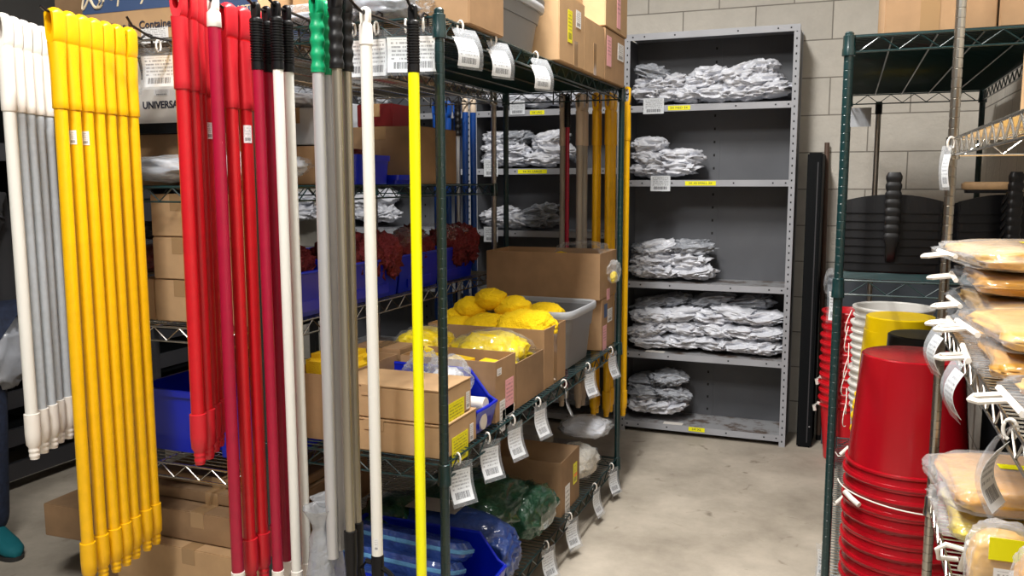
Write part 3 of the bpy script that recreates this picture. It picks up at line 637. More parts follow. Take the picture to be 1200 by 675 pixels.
P = wavy_handle('thin grey aluminium handle hanging between blue handles', 1.2, 'alu', 'black_soft', None, .010); P.location = (-1.785, 3.84, 1.83)
for x, gy, lb, yt in ((-1.115, GY1, 'hook behind green rack with two yellow handles', 4.02), (-1.056, GY1, 'hook behind green rack with three yellow handles', 4.06), (-.965, GY1, 'hook behind green rack with one yellow handle', 3.98), (-1.275, GY1, 'hook behind green rack with one beige handle', 3.98), (-1.19, GY1, 'hook behind green rack with two beige handles', 4.02), (-1.245, GY1, 'hook behind green rack with the thin crimson handle', 3.96),
                      (-1.87, KY1, 'hook behind chrome rack with the blue handle cluster', 3.95), (-1.725, KY1, 'hook behind chrome rack with beige-capped blue handles', 3.94), (-1.785, KY1, 'hook behind chrome rack with the grey aluminium handle', 3.92)):
    hook(x, gy, yt, 1.835 if x < -1.5 else 1.852, lb, sgn=1, up=.02)

# ------------------------------------------------------------ cartons
def tape_strip(parent, x0, x1, y0, y1, z0, z1): return MB().box(x0, x1, y0, y1, z0, z1).build('tape', 'tape', parent, False)
def carton(label, x0, x1, y0, y1, z0, z1, m='card', open_=False, group=None, tape='y', flaps=True, name='cardboard_box', rz=0, ins='card_in', th=.004):
    cx, cy = (x0+x1)/2, (y0+y1)/2; a, b, h = (x1-x0)/2, (y1-y0)/2, z1-z0
    t = thing(name, label, 'box', (cx, cy, z0+.001), rz, group)
    k = MB()
    if not open_:
        k.box(-a, a, -b, b, 0, h); bmesh.ops.bevel(k.b, geom=k.b.edges[:], offset=.003, segments=2, affect='EDGES'); bd = k.build('carton_body', m, t, True)
        f = MB()
        if tape == 'y': f.box(-a+.001, a-.001, -.0008, .0008, h-.0008, h+.0006)
        else: f.box(-.0008, .0008, -b+.001, b-.001, h-.0008, h+.0006)
        f.build('flap_seam', 'hole', t, False)
        if tape == 'y': tape_strip(t, -a-.0006, a+.0006, -.025, .025, h-.05, h+.0008)
        else: tape_strip(t, -.025, .025, -b-.0006, b+.0006, h-.05, h+.0008)
    else:
        k.box(-a, a, -b, -b+th, 0, h); k.box(-a, a, b-th, b, 0, h); k.box(-a, -a+th, -b+th, b-th, 0, h); k.box(a-th, a, -b+th, b-th, 0, h); k.box(-a+th, a-th, -b+th, b-th, 0, .006)
        k.build('carton_body', m, t, False)
        if flaps:
            R = Matrix.Rotation(2.5, 3, 'X'); f = MB(); f.box(-a+.005, a-.005, 0, th*.8, 0, min(.12, b), R); f.build('flap', m, t, False, loc=(0, b, h-.002))
    t['half'] = (a, b, h); return t
def face_label(t, face, u, z, wd, ht, m, th=.0006):
    a, b, h = t['half']
    if face == 'front': return sheet('label', m, wd, ht, t, (u, -b-.0012, z+ht/2), (0, 0, 0), th, n=1)
    return sheet('label', m, wd, ht, t, (a+.0012, u, z+ht/2), (0, 0, PI/2), th, n=1)

# --- green rack, top shelf
zt = ZG[0]+.0045
b = carton('plain brown carton between clear bag and grey totes, top green shelf', -1.28, -.94, 2.10, 2.34, zt, zt+.34, 'card', tape='x'); face_label(b, 'front', .0, .10, .05, .06, 'lab_white')
b = carton('tall tan carton with yellow label beside the grey totes', -1.30, -.935, 2.83, 3.13, zt, zt+.235, 'card2', tape='x'); face_label(b, 'side', -.03, .13, .05, .11, 'lab_yellow'); face_label(b, 'side', .07, .17, .06, .06, 'lab_white'); tape_strip(b, .1825, .1832, .02, .065, .0, .09)
b = carton('tan carton with torn brown tape, middle of the far top boxes', -1.30, -.938, 3.14, 3.42, zt, zt+.2, 'card2', tape='x'); tape_strip(b, .181, .1818, -.02, .02, .0, .12)
b = carton('brown carton with pink label at far end of top green shelf', -1.30, -.94, 3.435, 3.76, zt, zt+.208, 'card', tape='x'); face_label(b, 'side', -.1, .12, .07, .12, 'lab_pink'); face_label(b, 'side', .09, .14, .1, .07, 'lab_white')
b = carton('tan carton stacked on top of the pink-labelled one', -1.30, -.938, 3.43, 3.79, zt+.212, zt+.52, 'card2', tape='x'); face_label(b, 'side', .03, .1, .06, .16, 'lab_pink')
b = carton('large tan carton stacked on the middle of far top boxes', -1.38, -1.03, 2.86, 3.41, zt+.2385, zt+.52, 'card2', tape='x')
# grey totes
def tote(label, x0, x1, y0, y1, z0, h, lid=True, rim='tote_lid', group=None):
    cx, cy, a, b = (x0+x1)/2, (y0+y1)/2, (x1-x0)/2, (y1-y0)/2
    t = thing('storage_tote', label, 'storage tote', (cx, cy, z0+.001), 0, group)
    def rr(k, z, rad=.2): return superring(a*k, b*k, z, .28, 40)
    m = MB(); m.loft([rr(.82, 0), rr(.84, .004), rr(.90, h*.6), rr(.92, h*.605), rr(.955, h-.02), rr(.93, h-.02), rr(.82, .012)], True, True)
    m.build('tote_body', 'tote', t, angle=.6)
    q = MB(); q.loft([rr(.93, h-.03), rr(.985, h-.03), rr(1, h-.022), rr(1, h-.006), rr(.985, h), rr(.95, h), rr(.93, h-.006)], False, False, closed=True); q.build('rim', rim, t, angle=.6)
    if lid:
        q = MB(); q.loft([rr(1.0, h-.004), rr(1.005, h+.008), rr(.97, h+.018), rr(.9, h+.02), rr(.85, h+.012)], False, True); q.build('lid', 'tote', t, angle=.6)
    return t
tote('grey lidded tote, bottom one on the top green shelf', -1.42, -.955, 2.36, 2.80, zt, .17)
tote('grey lidded tote stacked on another grey tote', -1.42, -.955, 2.36, 2.80, zt+.192, .2)
# clear crumpled bags on the near end
def clear_bag(label, dims, loc, seed, inner=None, m='film', rz=0, group=None, name='plastic_bag', k=.85, sub=4, cat='plastic bag', rot=None, iname='contents', amp=.16, iamp=.12):
    o = crumple_obj(name, m, dims, seed, loc=loc, rz=rz, amp=amp, sub=sub); tag(o, label, cat, group)
    if rot: o.rotation_euler = rot
    if inner: c = crumple_obj(iname, inner, (dims[0]*k, dims[1]*k, dims[2]*k), seed+1, parent=o, loc=(0, 0, .003), amp=iamp, sub=sub, creases=1.6)
    return o
clear_bag('crumpled clear plastic bag beside the carton above the yellow handle', (.22, .2, .12), (-1.14, 2.02, zt), 41, 'wrap_grey', 'film', k=.7)
clear_bag('flat clear plastic bags draped over the rack end, middle', (.24, .22, .07), (-1.37, 2.06, zt), 42, 'wrap_grey', 'film', k=.7)
clear_bag('small glossy clear bag by the black ribbed grips', (.14, .2, .06), (-1.245, 2.03, zt), 45, 'wrap_grey', 'film', k=.6)

# --- chrome rack, top shelf: printed cartons
zk = ZK[0]+.0045
def printed(label, x0, x1, y0, y1, z0, h, band=.09, m='card2'):
    b = carton(label, x0, x1, y0, y1, z0, z0+h, m, tape='x'); a, bb, hh = b['half']
    MB().box(-a+.0, a-.0, -bb-.0012, -bb-.0004, band, hh-.02).build('printed_band', 'navy', b, False); return b
b = printed('navy-banded carton with a knotted ribbon emblem, left above yellow handles', -2.165, -1.822, 2.0, 2.35, zk, .32)
text('lettering', 'Spilfyter', .085, 'cream', b, (.055, -.1775, .150), FRONT, shear=.25, sx=.9)
text('lettering', 'Oil Wipes P.  Contained', .032, 'ink', b, (.02, -.1772, .045), FRONT, bold=.0004)
pts = [(-.125+.038*math.sin(2*u)+.008*math.cos(3*u), -.1785, .15+.045*math.sin(3*u+.6)) for u in [2*PI*i/60 for i in range(60)]]
MB().tube(pts, .0035, 5, closed=True).build('emblem', 'cream', b)
face_label(b, 'front', .1, .015, .1, .045, 'lab_white')
b = printed('navy carton lettered in capitals, directly behind the red handles', -1.812, -1.545, 2.02, 2.35, zk, .30, .015)
text('lettering', 'SCRIM REINFORCED FOR', .026, 'cream', b, (0.0, -.1665, .115), FRONT, bold=.0006)
text('lettering', 'SUPERIOR STRENGTH', .026, 'cream', b, (0, -.1665, .07), FRONT, bold=.0006)
b = carton('tan carton with navy lower stripe right of lettered navy carton', -1.53, -1.30, 2.16, 2.45, zk, zk+.3, 'card2', tape='x'); MB().box(-.115, .115, -.1462, -.1454, .0, .06).build('printed_band', 'navy', b, False)
carton('plain brown carton left of the knotted ribbon emblem', -2.45, -2.175, 2.15, 2.5, zk, zk+.22, 'card3', tape='x')
# second (green) shelf
zk = ZK[1]+.0045
b = carton('open brown carton with drooping flaps under the black tray', -2.12, -1.75, 2.1, 2.5, zk, zk+.155, 'card3', True)
t = thing('plastic_tray', 'dark grey plastic tray holding the white lettered box', 'tray', (-1.95, 2.2, zk+.157)); m = MB(); m.box(-.2, .14, -.15, .2, 0, .012); m.box(-.2, .14, -.15, -.14, .012, .03); m.box(.13, .14, -.14, .2, .012, .03); m.box(-.2, -.19, -.14, .2, .012, .03); m.build('tray_body', 'blackmat', t, False)
t = thing('white_box', 'white box lettered UNIVERSAL on the dark tray', 'box', (-1.985, 2.2, zk+.171)); MB().box(-.12, .12, -.12, .12, 0, .15).build('box_body', 'pail_white', t, False)
text('lettering', 'UNIVERSAL', .030, 'ink', t, (.03, -.1212, .072), FRONT, bold=.0008, sx=1.0); sheet('label', 'lab_white', .06, .02, t, (.03, -.1212, .12), (0, 0, 0), n=1)
MB().box(.121, .145, -.12, .12, 0, .15).build('box_side', 'blackmat', t, False)
clear_bag('clear bag with grey-blue cloths on the green shelf of chrome rack', (.3, .3, .10), (-1.90, 2.02+.08, zk), 51, 'wrap_grey', 'film', k=.9)
clear_bag('clear bag of pale cloths behind the red handles, green shelf', (.24, .3, .12), (-1.68, 2.18, zk), 52, 'wrap', 'film_thin', k=.9)
b = carton('brown carton behind the green-gripped handles, shelf of chrome rack', -1.82, -1.61, 2.38, 2.6, zk, zk+.125, 'card', tape='x')
b = carton('light grey carton stacked above the brown one behind aluminium handles', -1.80, -1.62, 2.40, 2.6, zk+.13, zk+.25, 'tote_lid', tape='x')
clear_bag('white crumpled bag on the light grey carton', (.14, .16, .07), (-1.74, 2.49, zk+.2515), 53, 'wrap', 'film_thin')
b = carton('large brown carton behind the bright yellow handle', -1.9, -1.565, 3.0, 3.35, zk, zk+.225, 'card3', tape='x')
b = carton('grey carton far back on the green shelf by the blue bin', -2.1, -1.92, 3.05, 3.3, zk, zk+.33, 'tote_lid', tape='x')
# round brush
t = thing('round_brush', 'round dark grey tube brush beside aluminium handles', 'brush', (-1.73, 2.34, zk+.17)); m = MB(); 
for i in range(22):
    a = 2*PI*i/22; m.tube([(0, 0, 0), (.05*math.cos(a), -.004, .05*math.sin(a))], [.003, .006], 5)
m.tube([(0, -.01, 0), (0, .06, 0)], .012, 10); m.build('bristles', 'cab', t); MB().tube([(0, .05, 0), (0, .05, -.165)], .004, 6).build('stem', 'alu', t)

# --- blue bins
def hopper_bin(label, x, y, z, L, W, H, rz, group=None, lip=.45):
    """stacking bin, open scooped front on local +X"""
    t = thing('stacking_bin', label, 'bin', (x, y, z+.001), rz, group); th = .0035; m = MB()
    def prism(pts, y0, y1):
        m.loft([[Vector((p[0], y0, p[1])) for p in pts], [Vector((p[0], y1, p[1])) for p in pts]])
    side = [(0, 0), (L-.02, 0), (L, H*lip), (L-.03, H*lip+.01), (L-.09, H), (0, H)]
    prism(side, -W/2, -W/2+th); prism(side, W/2-th, W/2)
    m.box(0, th, -W/2, W/2, 0, H); m.box(0, L-.02, -W/2, W/2, 0, th)
    prism([(L-.02-th, 0), (L-.02, 0), (L, H*lip), (L-th, H*lip)], -W/2, W/2)
    m.build('bin_body', 'bluebin', t, False)
    q = MB(); q.tube([(L-.004, -W/2, H*lip), (L-.03, -W/2, H*lip+.015), (L-.09, -W/2, H), (0, -W/2, H), (0, W/2, H), (L-.09, W/2, H), (L-.03, W/2, H*lip+.015), (L-.004, W/2, H*lip), (L, 0, H*lip)], .006, 8, closed=True); q.build('rim', 'bluebin', t)
    q = MB(); q.box(L-.013, L-.0095, -W*.3, W*.3, H*.1, H*.32); q.build('label_holder', 'bluebin', t, False)
    return t
def brush_heads(x0, x1, y0, y1, z0, z1, n, lab, group, m='red_brush'):
    for i in range(n):
        x = rnd.uniform(x0, x1); y = y0+(y1-y0)*(i+.5)/n
        c = MB(); c.b.free(); c.b = crumple((x1-x0)*1.1, (y1-y0)/n*1.25, z1-z0, 60+i, amp=.22, sub=4, creases=3)
        for v in c.b.verts: v.co += v.co.normalized()*.012*noise.noise(v.co*90+Vector((i, 0, 0)))
        o = c.build('brush_head', m, None, angle=3.1); o.location = (x, y, z0); tag(o, lab % ordn(i, n, 'nearest', 'farthest').replace('from the left', 'from the near end'), 'brush head', group)
zk3 = ZK[2]+.0045
for i, (y0, y1) in enumerate(((2.10, 2.46), (2.47, 2.83), (2.84, 3.17), (3.18, 3.52))):
    hopper_bin('dark blue bin on chrome shelf, %s along the side' % ordn(i, 4, 'nearest', 'farthest').replace('from the left', 'from the near end'), -2.0, (y0+y1)/2, zk3, .44, y1-y0, .155, 0, 'blue bins of red brushes', lip=.9)
    brush_heads(-1.76, -1.60, y0+.01, y1-.01, zk3+.03, zk3+.235+.02*(i % 2), 3, ['%s red brush head in the nearest blue bin', '%s red brush head in the second blue bin', '%s red brush head in the third blue bin', '%s red brush head in the farthest blue bin'][i], 'red brush heads in the blue bins')
clear_bag('clear plastic bag over the red brushes in the farthest bin', (.22, .32, .10), (-1.66, 3.35, zk3+.15), 66, None, 'film_thin')
clear_bag('clear plastic bag over the red brushes behind green post', (.2, .3, .10), (-1.68, 3.0, zk3+.15), 67, None, 'film_thin')
# open bin on the green shelf
def plain_bin(label, x0, x1, y0, y1, z, h, group=None):
    t = thing('blue_bin', label, 'bin', ((x0+x1)/2, (y0+y1)/2, z+.001), 0, group); a, b = (x1-x0)/2, (y1-y0)/2
    def R(k, z): return superring(a*k, b*k, z, .22, 36)
    m = MB(); m.loft([R(.9, 0), R(.97, h), R(.94, h), R(.87, .006)], True, True); m.build('bin_body', 'bluebin', t, angle=.5)
    q = MB(); q.loft([R(.95, h-.02), R(1.0, h-.02), R(1.01, h), R(.95, h)], closed=True); q.build('rim', 'bluebin', t, angle=.5); return t
t = plain_bin('small bright blue bin on green shelf behind white-capped handle', -1.80, -1.60, 2.60, 2.86, ZK[1]+.0045, .105)
tag(crumple_obj('brush_head', 'darkred', (.16, .16, .08), 71, loc=(-1.70, 2.73, ZK[1]+.06)), 'dark red brush head in the small bright blue bin', 'brush head')
t = plain_bin('low blue tray right of the small bright blue bin', -1.80, -1.58, 2.865, 2.99, ZK[1]+.0045, .035)
carton('dark red carton on top of the large brown carton', -1.86, -1.70, 3.04, 3.2, ZK[1]+.232, ZK[1]+.232+.09, 'darkred', tape='x')
# stack of brown cartons on third shelf
for j in range(3):
    z = zk3+.1295*j
    carton('tan carton, %s of stack seen between red and yellow handles' % ('bottom', 'middle', 'top')[j], -1.965, -1.765, 2.02, 2.09+.3, z, z+.127, 'card2', tape='x', group='tan carton stacks')
    carton('tan carton, %s of stack directly behind the crimson handles' % ('bottom', 'middle', 'top')[j], -1.76, -1.56, 2.02, 2.085, z, z+.127, 'card2', tape='x', group='tan carton stacks')
carton('small brown carton beside the yellow handles on third chrome shelf', -2.15, -1.975, 2.03, 2.3, zk3, zk3+.125, 'card2', tape='x')
clear_bag('clear bag of red items on the small brown carton', (.16, .2, .12), (-2.06, 2.14, zk3+.1275), 73, 'darkred', 'film_thin')
tag(crumple_obj('black_cloth_bundle', 'black_soft', (.14, .16, .07), 74, loc=(-2.06, 2.16, zk3+.235)), 'black cloth bundle above the bag of red items', 'cloth')
# fourth shelf: blue bins, fifth: cartons
zk4 = ZK[3]+.0045
plain_bin('deep blue bin between the yellow and red handles', -2.09, -1.80, 2.03, 2.4, zk4, .20, 'blue bins on the fourth chrome shelf')
plain_bin('deep blue bin behind the crimson handles', -1.79, -1.56, 2.03, 2.4, zk4, .20, 'blue bins on the fourth chrome shelf')
zk5 = ZK[4]+.0045
def broken(lb, *a, m='card', rz=0):
    b = carton(lb, *a, m, tape='x', rz=rz); return b
broken('long brown carton at the floor under the short red handles', -2.15, -1.45-.11, 1.985, 2.5, zk5, zk5+.16, m='card2')
broken('long brown carton stacked second from the floor, chrome rack', -2.14, -1.57, 2.03, 2.6, zk5+.163, zk5+.26, m='card3')
broken('flattened brown cartons, upper of the low stack', -2.13, -1.58, 2.10, 2.6, zk5+.263, zk5+.30, m='card3')
broken('flattened carton with white slip, topmost of the low stack', -2.12, -1.60, 2.14, 2.6, zk5+.303, zk5+.335, m='card3')
tag(MB().box(-1.74, -1.66, 2.16, 2.26, zk5+.338, zk5+.339).build('paper_slip', 'white_grip', None, False), 'white paper slip on the topmost flattened carton', 'paper')
b = broken('brown carton on the floor beside the chrome post', -2.44, -2.215, 2.12, 2.45, .0, .212, m='card'); 
b = broken('flat brown carton jutting left past the chrome post', -2.60, -2.225, 2.10, 2.42, .213, .33, m='card3', rz=.04)

# --- green rack, middle shelf
zm = ZG[1]+.0045
for j in range(2):
    z = zm + .0945*j
    b = thing('cardboard_box', ['lower flat brown box with yellow label, near green shelf corner', 'upper flat brown box with yellow label and torn tape'][j], 'box', (0, 0, 0), 0, 'flat boxes with yellow labels')
    x0, x1, y0, y1 = (-1.31, -.975, 1.985, 2.17) if j else (-1.302, -.968, 1.982, 2.19)
    b.location = ((x0+x1)/2, (y0+y1)/2, z); a, c, h = (x1-x0)/2, (y1-y0)/2, .092; b['half'] = (a, c, h)
    k = MB(); k.box(-a, a, -c, c, 0, h-.004); bmesh.ops.bevel(k.b, geom=k.b.edges[:], offset=.003, segments=2, affect='EDGES'); k.build('carton_body', 'card2', b)
    k = MB(); k.box(-a-.001, a+.001, -c-.0015, c, h-.0035, h); k.box(-a+.09, -a+.15, -c-.003, -c-.0005, h-.03, h-.001); k.build('lid', 'card2', b, False)
    face_label(b, 'side', -.01, .008, .105, .078, 'lab_yellow'); face_label(b, 'side', .068, .03, .024, .05, 'lab_white')
    k = MB(); [k.box(a+.0004, a+.0012, -c+.004, -c+.022, .012+i*.02, .024+i*.02) for i in range(4)]; k.build('printed_mark', 'ink', b, False)
t = hopper_bin('bright blue bin of bagged white tubes, middle green shelf', -1.33, 2.265, zm, .365, .15, .165, 0, lip=.45)
clear_bag('clear bag with white rolls spilling over the bright blue bin', (.13, .13, .17), (-1.08, 2.235, zm+.07), 80, 'wrap', 'film', k=.75)
for i in range(2):
    o = MB().tube([(-.05, 0, 0), (.05, 0, 0)], .024, 16).build('paper_roll', 'white_grip'); o.location = (-1.02, 2.25+.012*i, zm+.035+.045*i); tag(o, ['lower white roll lying in the bright blue bin', 'upper white roll lying in the bright blue bin'][i], 'roll', 'white rolls in the blue bin')
clear_bag('tall wrinkled clear bag behind the green post, over the blue bin', (.1, .13, .2), (-1.17, 2.25, zm+.05), 81, 'wrap', 'film', k=.6)
b = carton('open brown box of yellow sponges with pink and white labels', -1.30, -.975, 2.35, 2.52, zm, zm+.19, 'card', True, flaps=False); face_label(b, 'side', .03, .06, .07, .115, 'lab_pink'); face_label(b, 'side', -.03, .01, .045, .10, 'lab_white'); face_label(b, 'side', -.055, .155, .035, .022, 'lab_white'); face_label(b, 'side', .02, .01, .10, .035, 'lab_white')
for i in range(3):
    o = MB(); o.box(-.05, .05, -.065, .065, 0, .045); bmesh.ops.bevel(o.b, geom=o.b.edges[:], offset=.015, segments=3, affect='EDGES'); o = o.build('sponge', 'yel_sponge'); o.location = (-1.035-.105*i, 2.435, zm+.125+.004*i); o.rotation_euler = (0, .1, 0)
    tag(o, 'yellow sponge in the pink-labelled box, %s' % ['nearest the aisle', 'in the middle', 'farthest from the aisle'][i], 'sponge', 'yellow sponges in the open box')
b = carton('brown box with torn edge under a yellow bag, middle shelf', -1.28, -.975, 2.53, 2.79, zm, zm+.15, 'card3', True, flaps=False)
clear_bag('clear bag of yellow cloths in the torn brown box', (.28, .25, .20), (-1.12, 2.66, zm+.045), 83, 'yel_cloth', 'film_thin', k=.94)
clear_bag('clear bag of yellow cloths behind, left of the torn box', (.2, .2, .15), (-1.34, 2.60, zm+.10), 84, 'yel_cloth', 'film_thin', k=.94)
b = carton('brown box at the back left with a yellow sponge showing', -1.50, -1.315, 2.02, 2.36, zm, zm+.19, 'card', True, flaps=False)
for i, (x, y) in enumerate(((-1.45, 2.15), (-1.37, 2.17), (-1.42, 2.27))):
    o = MB(); o.box(-.045, .045, -.05, .05, 0, .10); bmesh.ops.bevel(o.b, geom=o.b.edges[:], offset=.02, segments=3, affect='EDGES'); o = o.build('sponge', 'yel_sponge'); o.location = (x, y, zm+.115+.012*(i == 0)); tag(o, 'yellow sponge in the back left box, %s' % ['left', 'right', 'rear'][i], 'sponge', 'yellow sponges in the back left box')
carton('small brown carton between the yellow bags, middle green shelf', -1.50, -1.32, 2.38, 2.5, zm, zm+.2, 'card', tape='x')
b = carton('large open brown box heaped with fluffy yellow pads', -1.43, -.975, 2.80, 3.045, zm, zm+.215, 'card', True, flaps=False); tape_strip(b, .2276, .2284, -.02, .02, .01, .21)
def fluffy(label, x, y, z, s, seed, sz=.7):
    # chenille pad: soft lumps over a domed core
    m = MB(); m.b.free(); m.b = bmesh.new(); bmesh.ops.create_icosphere(m.b, subdivisions=5, radius=1)
    for v in m.b.verts:
        n = v.co.normalized(); r = 1+.12*fractal(n, seed, 1.7)+.06*noise.noise(n*16+Vector((seed, 0, 0))); v.co = Vector((n.x*s*r, n.y*s*.9*r, n.z*s*sz*r))
    o = m.build('fluffy_pad', 'yel_fuzz', None, angle=3.1); o.location = (x, y, z); tag(o, label, 'mop pad', 'fluffy yellow pads'); return o
zb = zm+.205
fl = [('nearest the tote, biggest', -1.085, 2.925, -.01, .118), ('second from the tote', -1.235, 2.915, -.02, .100), ('front left by the green post', -1.355, 2.91, -.03, .085), ('upper row, nearest the tote', -1.165, 2.99, .055, .072), ('upper row, in the middle', -1.255, 2.985, .085, .066), ('upper row, lower lump at left', -1.335, 2.985, .05, .068), ('upper row, farthest left', -1.39, 2.98, .01, .060)]
for i, (d, x, y, dz, s) in enumerate(fl): fluffy('fluffy yellow pad in the large open box, '+d, x, y, zb+dz, s, i, .62)
tote('open grey tote with pale rim beside the yellow pads', -1.40, -.965, 3.075, 3.50, zm, .235, lid=False)
fluffy('fluffy yellow pad lying in the open grey tote', -1.10, 3.17, zm+.20, .085, 20)
fluffy('fluffy yellow pad low in the grey tote, nearest the box', -1.25, 3.17, zm+.19, .07, 21)
b = carton('brown carton with blue and white label by the far green post', -1.42, -.975, 3.555, 3.77, zm, zm+.225, 'card', tape='x'); face_label(b, 'side', .03, .14, .08, .06, 'lab_white'); MB().box(.2238, .2244, -.07, -.02, .14, .2).build('printed_mark', 'navy', b, False); face_label(b, 'side', -.055, .05, .06, .11, 'lab_pink')
b = carton('long open brown carton perched above the grey tote', -1.50, -.975, 3.52, 3.80, zm+.2275, zm+.2275+.2, 'card', True); tb = face_label(b, 'side', .0, .01, .05, .05, 'lab_pink')
clear_bag('clear plastic bag with yellow pad atop the long open carton', (.24, .2, .12), (-1.10, 3.67, zm+.36), 86, None, 'film_thin')
fluffy('small yellow pad poking out of the long open carton', -1.18, 3.62, zm+.395, .05, 23, .6)
clear_bag('clear bag bulging over the aisle corner of the long carton', (.05, .12, .12), (-.955, 3.68, zm+.28), 87, 'yel_cloth', 'film', k=.5)

# --- green rack, bottom shelf
zb0 = ZG[2]+.0045
t = hopper_bin('large bright blue bin of folded blue mops at the floor', -1.44, 2.16, zb0, .50, .38, .19, 0, lip=.5)
def mop_pad(label, x, y, z, L, W, T, ry, rx, m='blue_cloth'):
    t = thing('folded_mop', label, 'mop', (x, y, z), 0, 'folded blue mops in the large bin'); t.rotation_euler = (rx, ry, 0)
    MB().loft([superring(L/2*k, W/2*k, zz, .45, 32) for k, zz in ((.93, 0), (1, T*.3), (1, T*.7), (.92, T))]).build('pad', m, t)
    MB().loft([superring(L/2*k, W/2*k, zz, .45, 32) for k, zz in ((.99, T*.45), (1.02, T*.5), (1.02, T*.66), (.99, T*.72))], False, False).build('border', 'ltblue_cloth', t); return t
for i in range(3):
    mop_pad(['dark blue folded mop nearest the camera in the large bin', 'dark blue folded mop second from the camera, pale border', 'dark blue folded mop at the far side of large bin'][i], -1.205-.01*i, 2.07+.085*i, zb0+.10+.025*i, .40, .17, .055, .05, -.35)
clear_bag('glossy clear bag of blue cloth laid in front, large blue bin', (.34, .10, .10), (-1.20, 2.02, zb0+.02), 90, None, 'blue_cloth')
o = clear_bag('bagged folded blue mops with paper label, behind the large bin', (.46, .17, .20), (-1.20, 2.46, zb0+.02), 91, None, 'blue_cloth', k=.96, amp=.06)
MB().box(-.12, .06, -.06, .04, .196, .199).build('paper_label', 'grey_cloth', o, False)
clear_bag('small bagged blue cloth at the aisle edge beside the blue bin', (.12, .14, .17), (-1.0, 2.44, zb0), 92, None, 'blue_cloth', k=.9)
clear_bag('large glossy bag of dark green mops, bottom green shelf', (.42, .38, .25), (-1.22, 2.72, zb0), 93, None, 'grn_cloth', amp=.1)
clear_bag('dark green bagged mop slumping at the aisle edge', (.18, .3, .2), (-1.04, 2.80, zb0), 94, None, 'grn_cloth', amp=.12)
clear_bag('dark green bagged mop at the back left, bottom shelf', (.22, .3, .24), (-1.40, 2.45, zb0), 95, None, 'grn_cloth', amp=.12)
b = carton('open brown box with yellow-orange label, bottom green shelf', -1.30, -.975, 3.00, 3.24, zb0, zb0+.215, 'card3', True); face_label(b, 'side', -.04, .02, .06, .17, 'lab_white'); face_label(b, 'side', .06, .12, .05, .085, 'lab_yellow'); MB().box(.1634, .1642, .045, .085, .105, .118).build('sticker', 'orange', b, False)
tag(crumple_obj('cloth_bundle', 'yel_cloth', (.26, .2, .13), 96, loc=(-1.14, 3.12, zb0+.01)), 'dull yellow cloth bundle inside the open box at the floor', 'cloth')
clear_bag('bagged off-white string mop head by the far green post', (.2, .26, .16), (-1.06, 3.44, zb0), 97, 'mop', 'film_thin', k=.96, amp=.18)
clear_bag('bagged white mop on top of the off-white string mop', (.22, .24, .09), (-1.06, 3.62, zb0+.14), 98, 'wrap', 'film', k=.9)
for i, (x, y, z) in enumerate(((-1.30, 3.45, 0), (-1.30, 3.45, .1), (-1.2, 3.62, 0))):
    o = MB(); o.box(-.12, .12, -.10, .10, 0, .092); bmesh.ops.bevel(o.b, geom=o.b.edges[:], offset=.03, segments=4, affect='EDGES'); bmesh.ops.subdivide_edges(o.b, edges=o.b.edges[:], cuts=1)
    o = o.build('folded_blanket', 'grey_cloth'); o.location = (x, y, zb0+z+.001); tag(o, 'grey folded cloth pack, %s, bottom green shelf' % ['lower of the pair', 'upper of the pair', 'beside the white mop'][i], 'cloth pack', 'grey folded cloth packs')
carton('dark brown carton at the back of the bottom green shelf', -1.50, -1.46+.11, 1.99, 2.3, zb0+.0, zb0+.0+.3, 'card3', tape='x') if False else None

# dark lower background: long brown carton behind bins on floor shelf
# ------------------------------------------------------------ shelf tags with ring hooks
def ring_tag(label, loc, rz, wd=.072, ht=.095, curl=.012, tilt=0, group='hanging shelf tags', size=1):
    t = thing('shelf_tag', label, 'tag', loc, rz, group)
    m = MB(); m.tube([(0, .002+.010*math.cos(a), -.012+.016*math.sin(a)) for a in [PI*1.45-i*PI*1.75/14 for i in range(15)]], .0028, 7)
    m.build('ring_hook', 'white_grip', t)
    sheet('paper', 'lab_white', wd, ht, t, (0, -.006, -.040), (0, 0, 0), curl=curl, tilt=tilt)
    s = sheet('sleeve', 'film_smooth', wd+.012, ht+.03, t, (0, -.0085, -.018), (0, 0, 0), curl=curl*1.2, tilt=tilt*1.25)
    return t
SX = GX1+.004; RZS = PI/2
for i, (y, d) in enumerate(((2.075, 'nearest the corner'), (2.30, 'below the plain brown carton'), (2.65, 'below the grey totes'))):
    ring_tag('tag hanging from the top green shelf side, '+d, (SX, y, ZG[0]+.006), RZS-.35, wd=.078, ht=.075, curl=-.012, tilt=-.02)
for i, (y, d) in enumerate(((2.035, 'below the yellow-labelled boxes'), (2.24, 'below the bright blue bin'), (2.44, 'below the sponge box'), (2.68, 'below the torn box'), (2.965, 'below the large open box'), (3.28, 'below the grey tote'), (3.64, 'beside the far post'))):
    ring_tag('tag hanging from the middle green shelf side, '+d, (SX, y, ZG[1]+.006), RZS-[.5, .45, .25, .2, -.35, .3, .2][i], wd=.07, ht=.085, curl=.008, tilt=-.02)
for i, (y, d) in enumerate(((2.77, 'nearest the camera'), (3.05, 'below the open brown box'), (3.40, 'below the string mop'), (3.68, 'beside the far post'))):
    ring_tag('tag hanging from the bottom green shelf side, '+d, (SX, y, ZG[2]+.006), RZS-[.3, .35, .1, .3][i], wd=.07, ht=.085, curl=.008, tilt=-.02)
YF = GY0-.005
for x, dz, d, wd, rz, ht in ((-1.04, -.0, 'beside the bright yellow handle', .095, .30, .085), (-.992, .0, 'tucked behind the near green post', .065, .35, .085), (-1.19, .0, 'right of the green grips', .07, .1, .09), (-1.125, .0, 'between black and white grips', .06, .0, .09)):
    ring_tag('tag on the near end of the green rack, '+d, (x, YF-.012, ZG[0]-.008+dz), rz, wd, ht, .006)
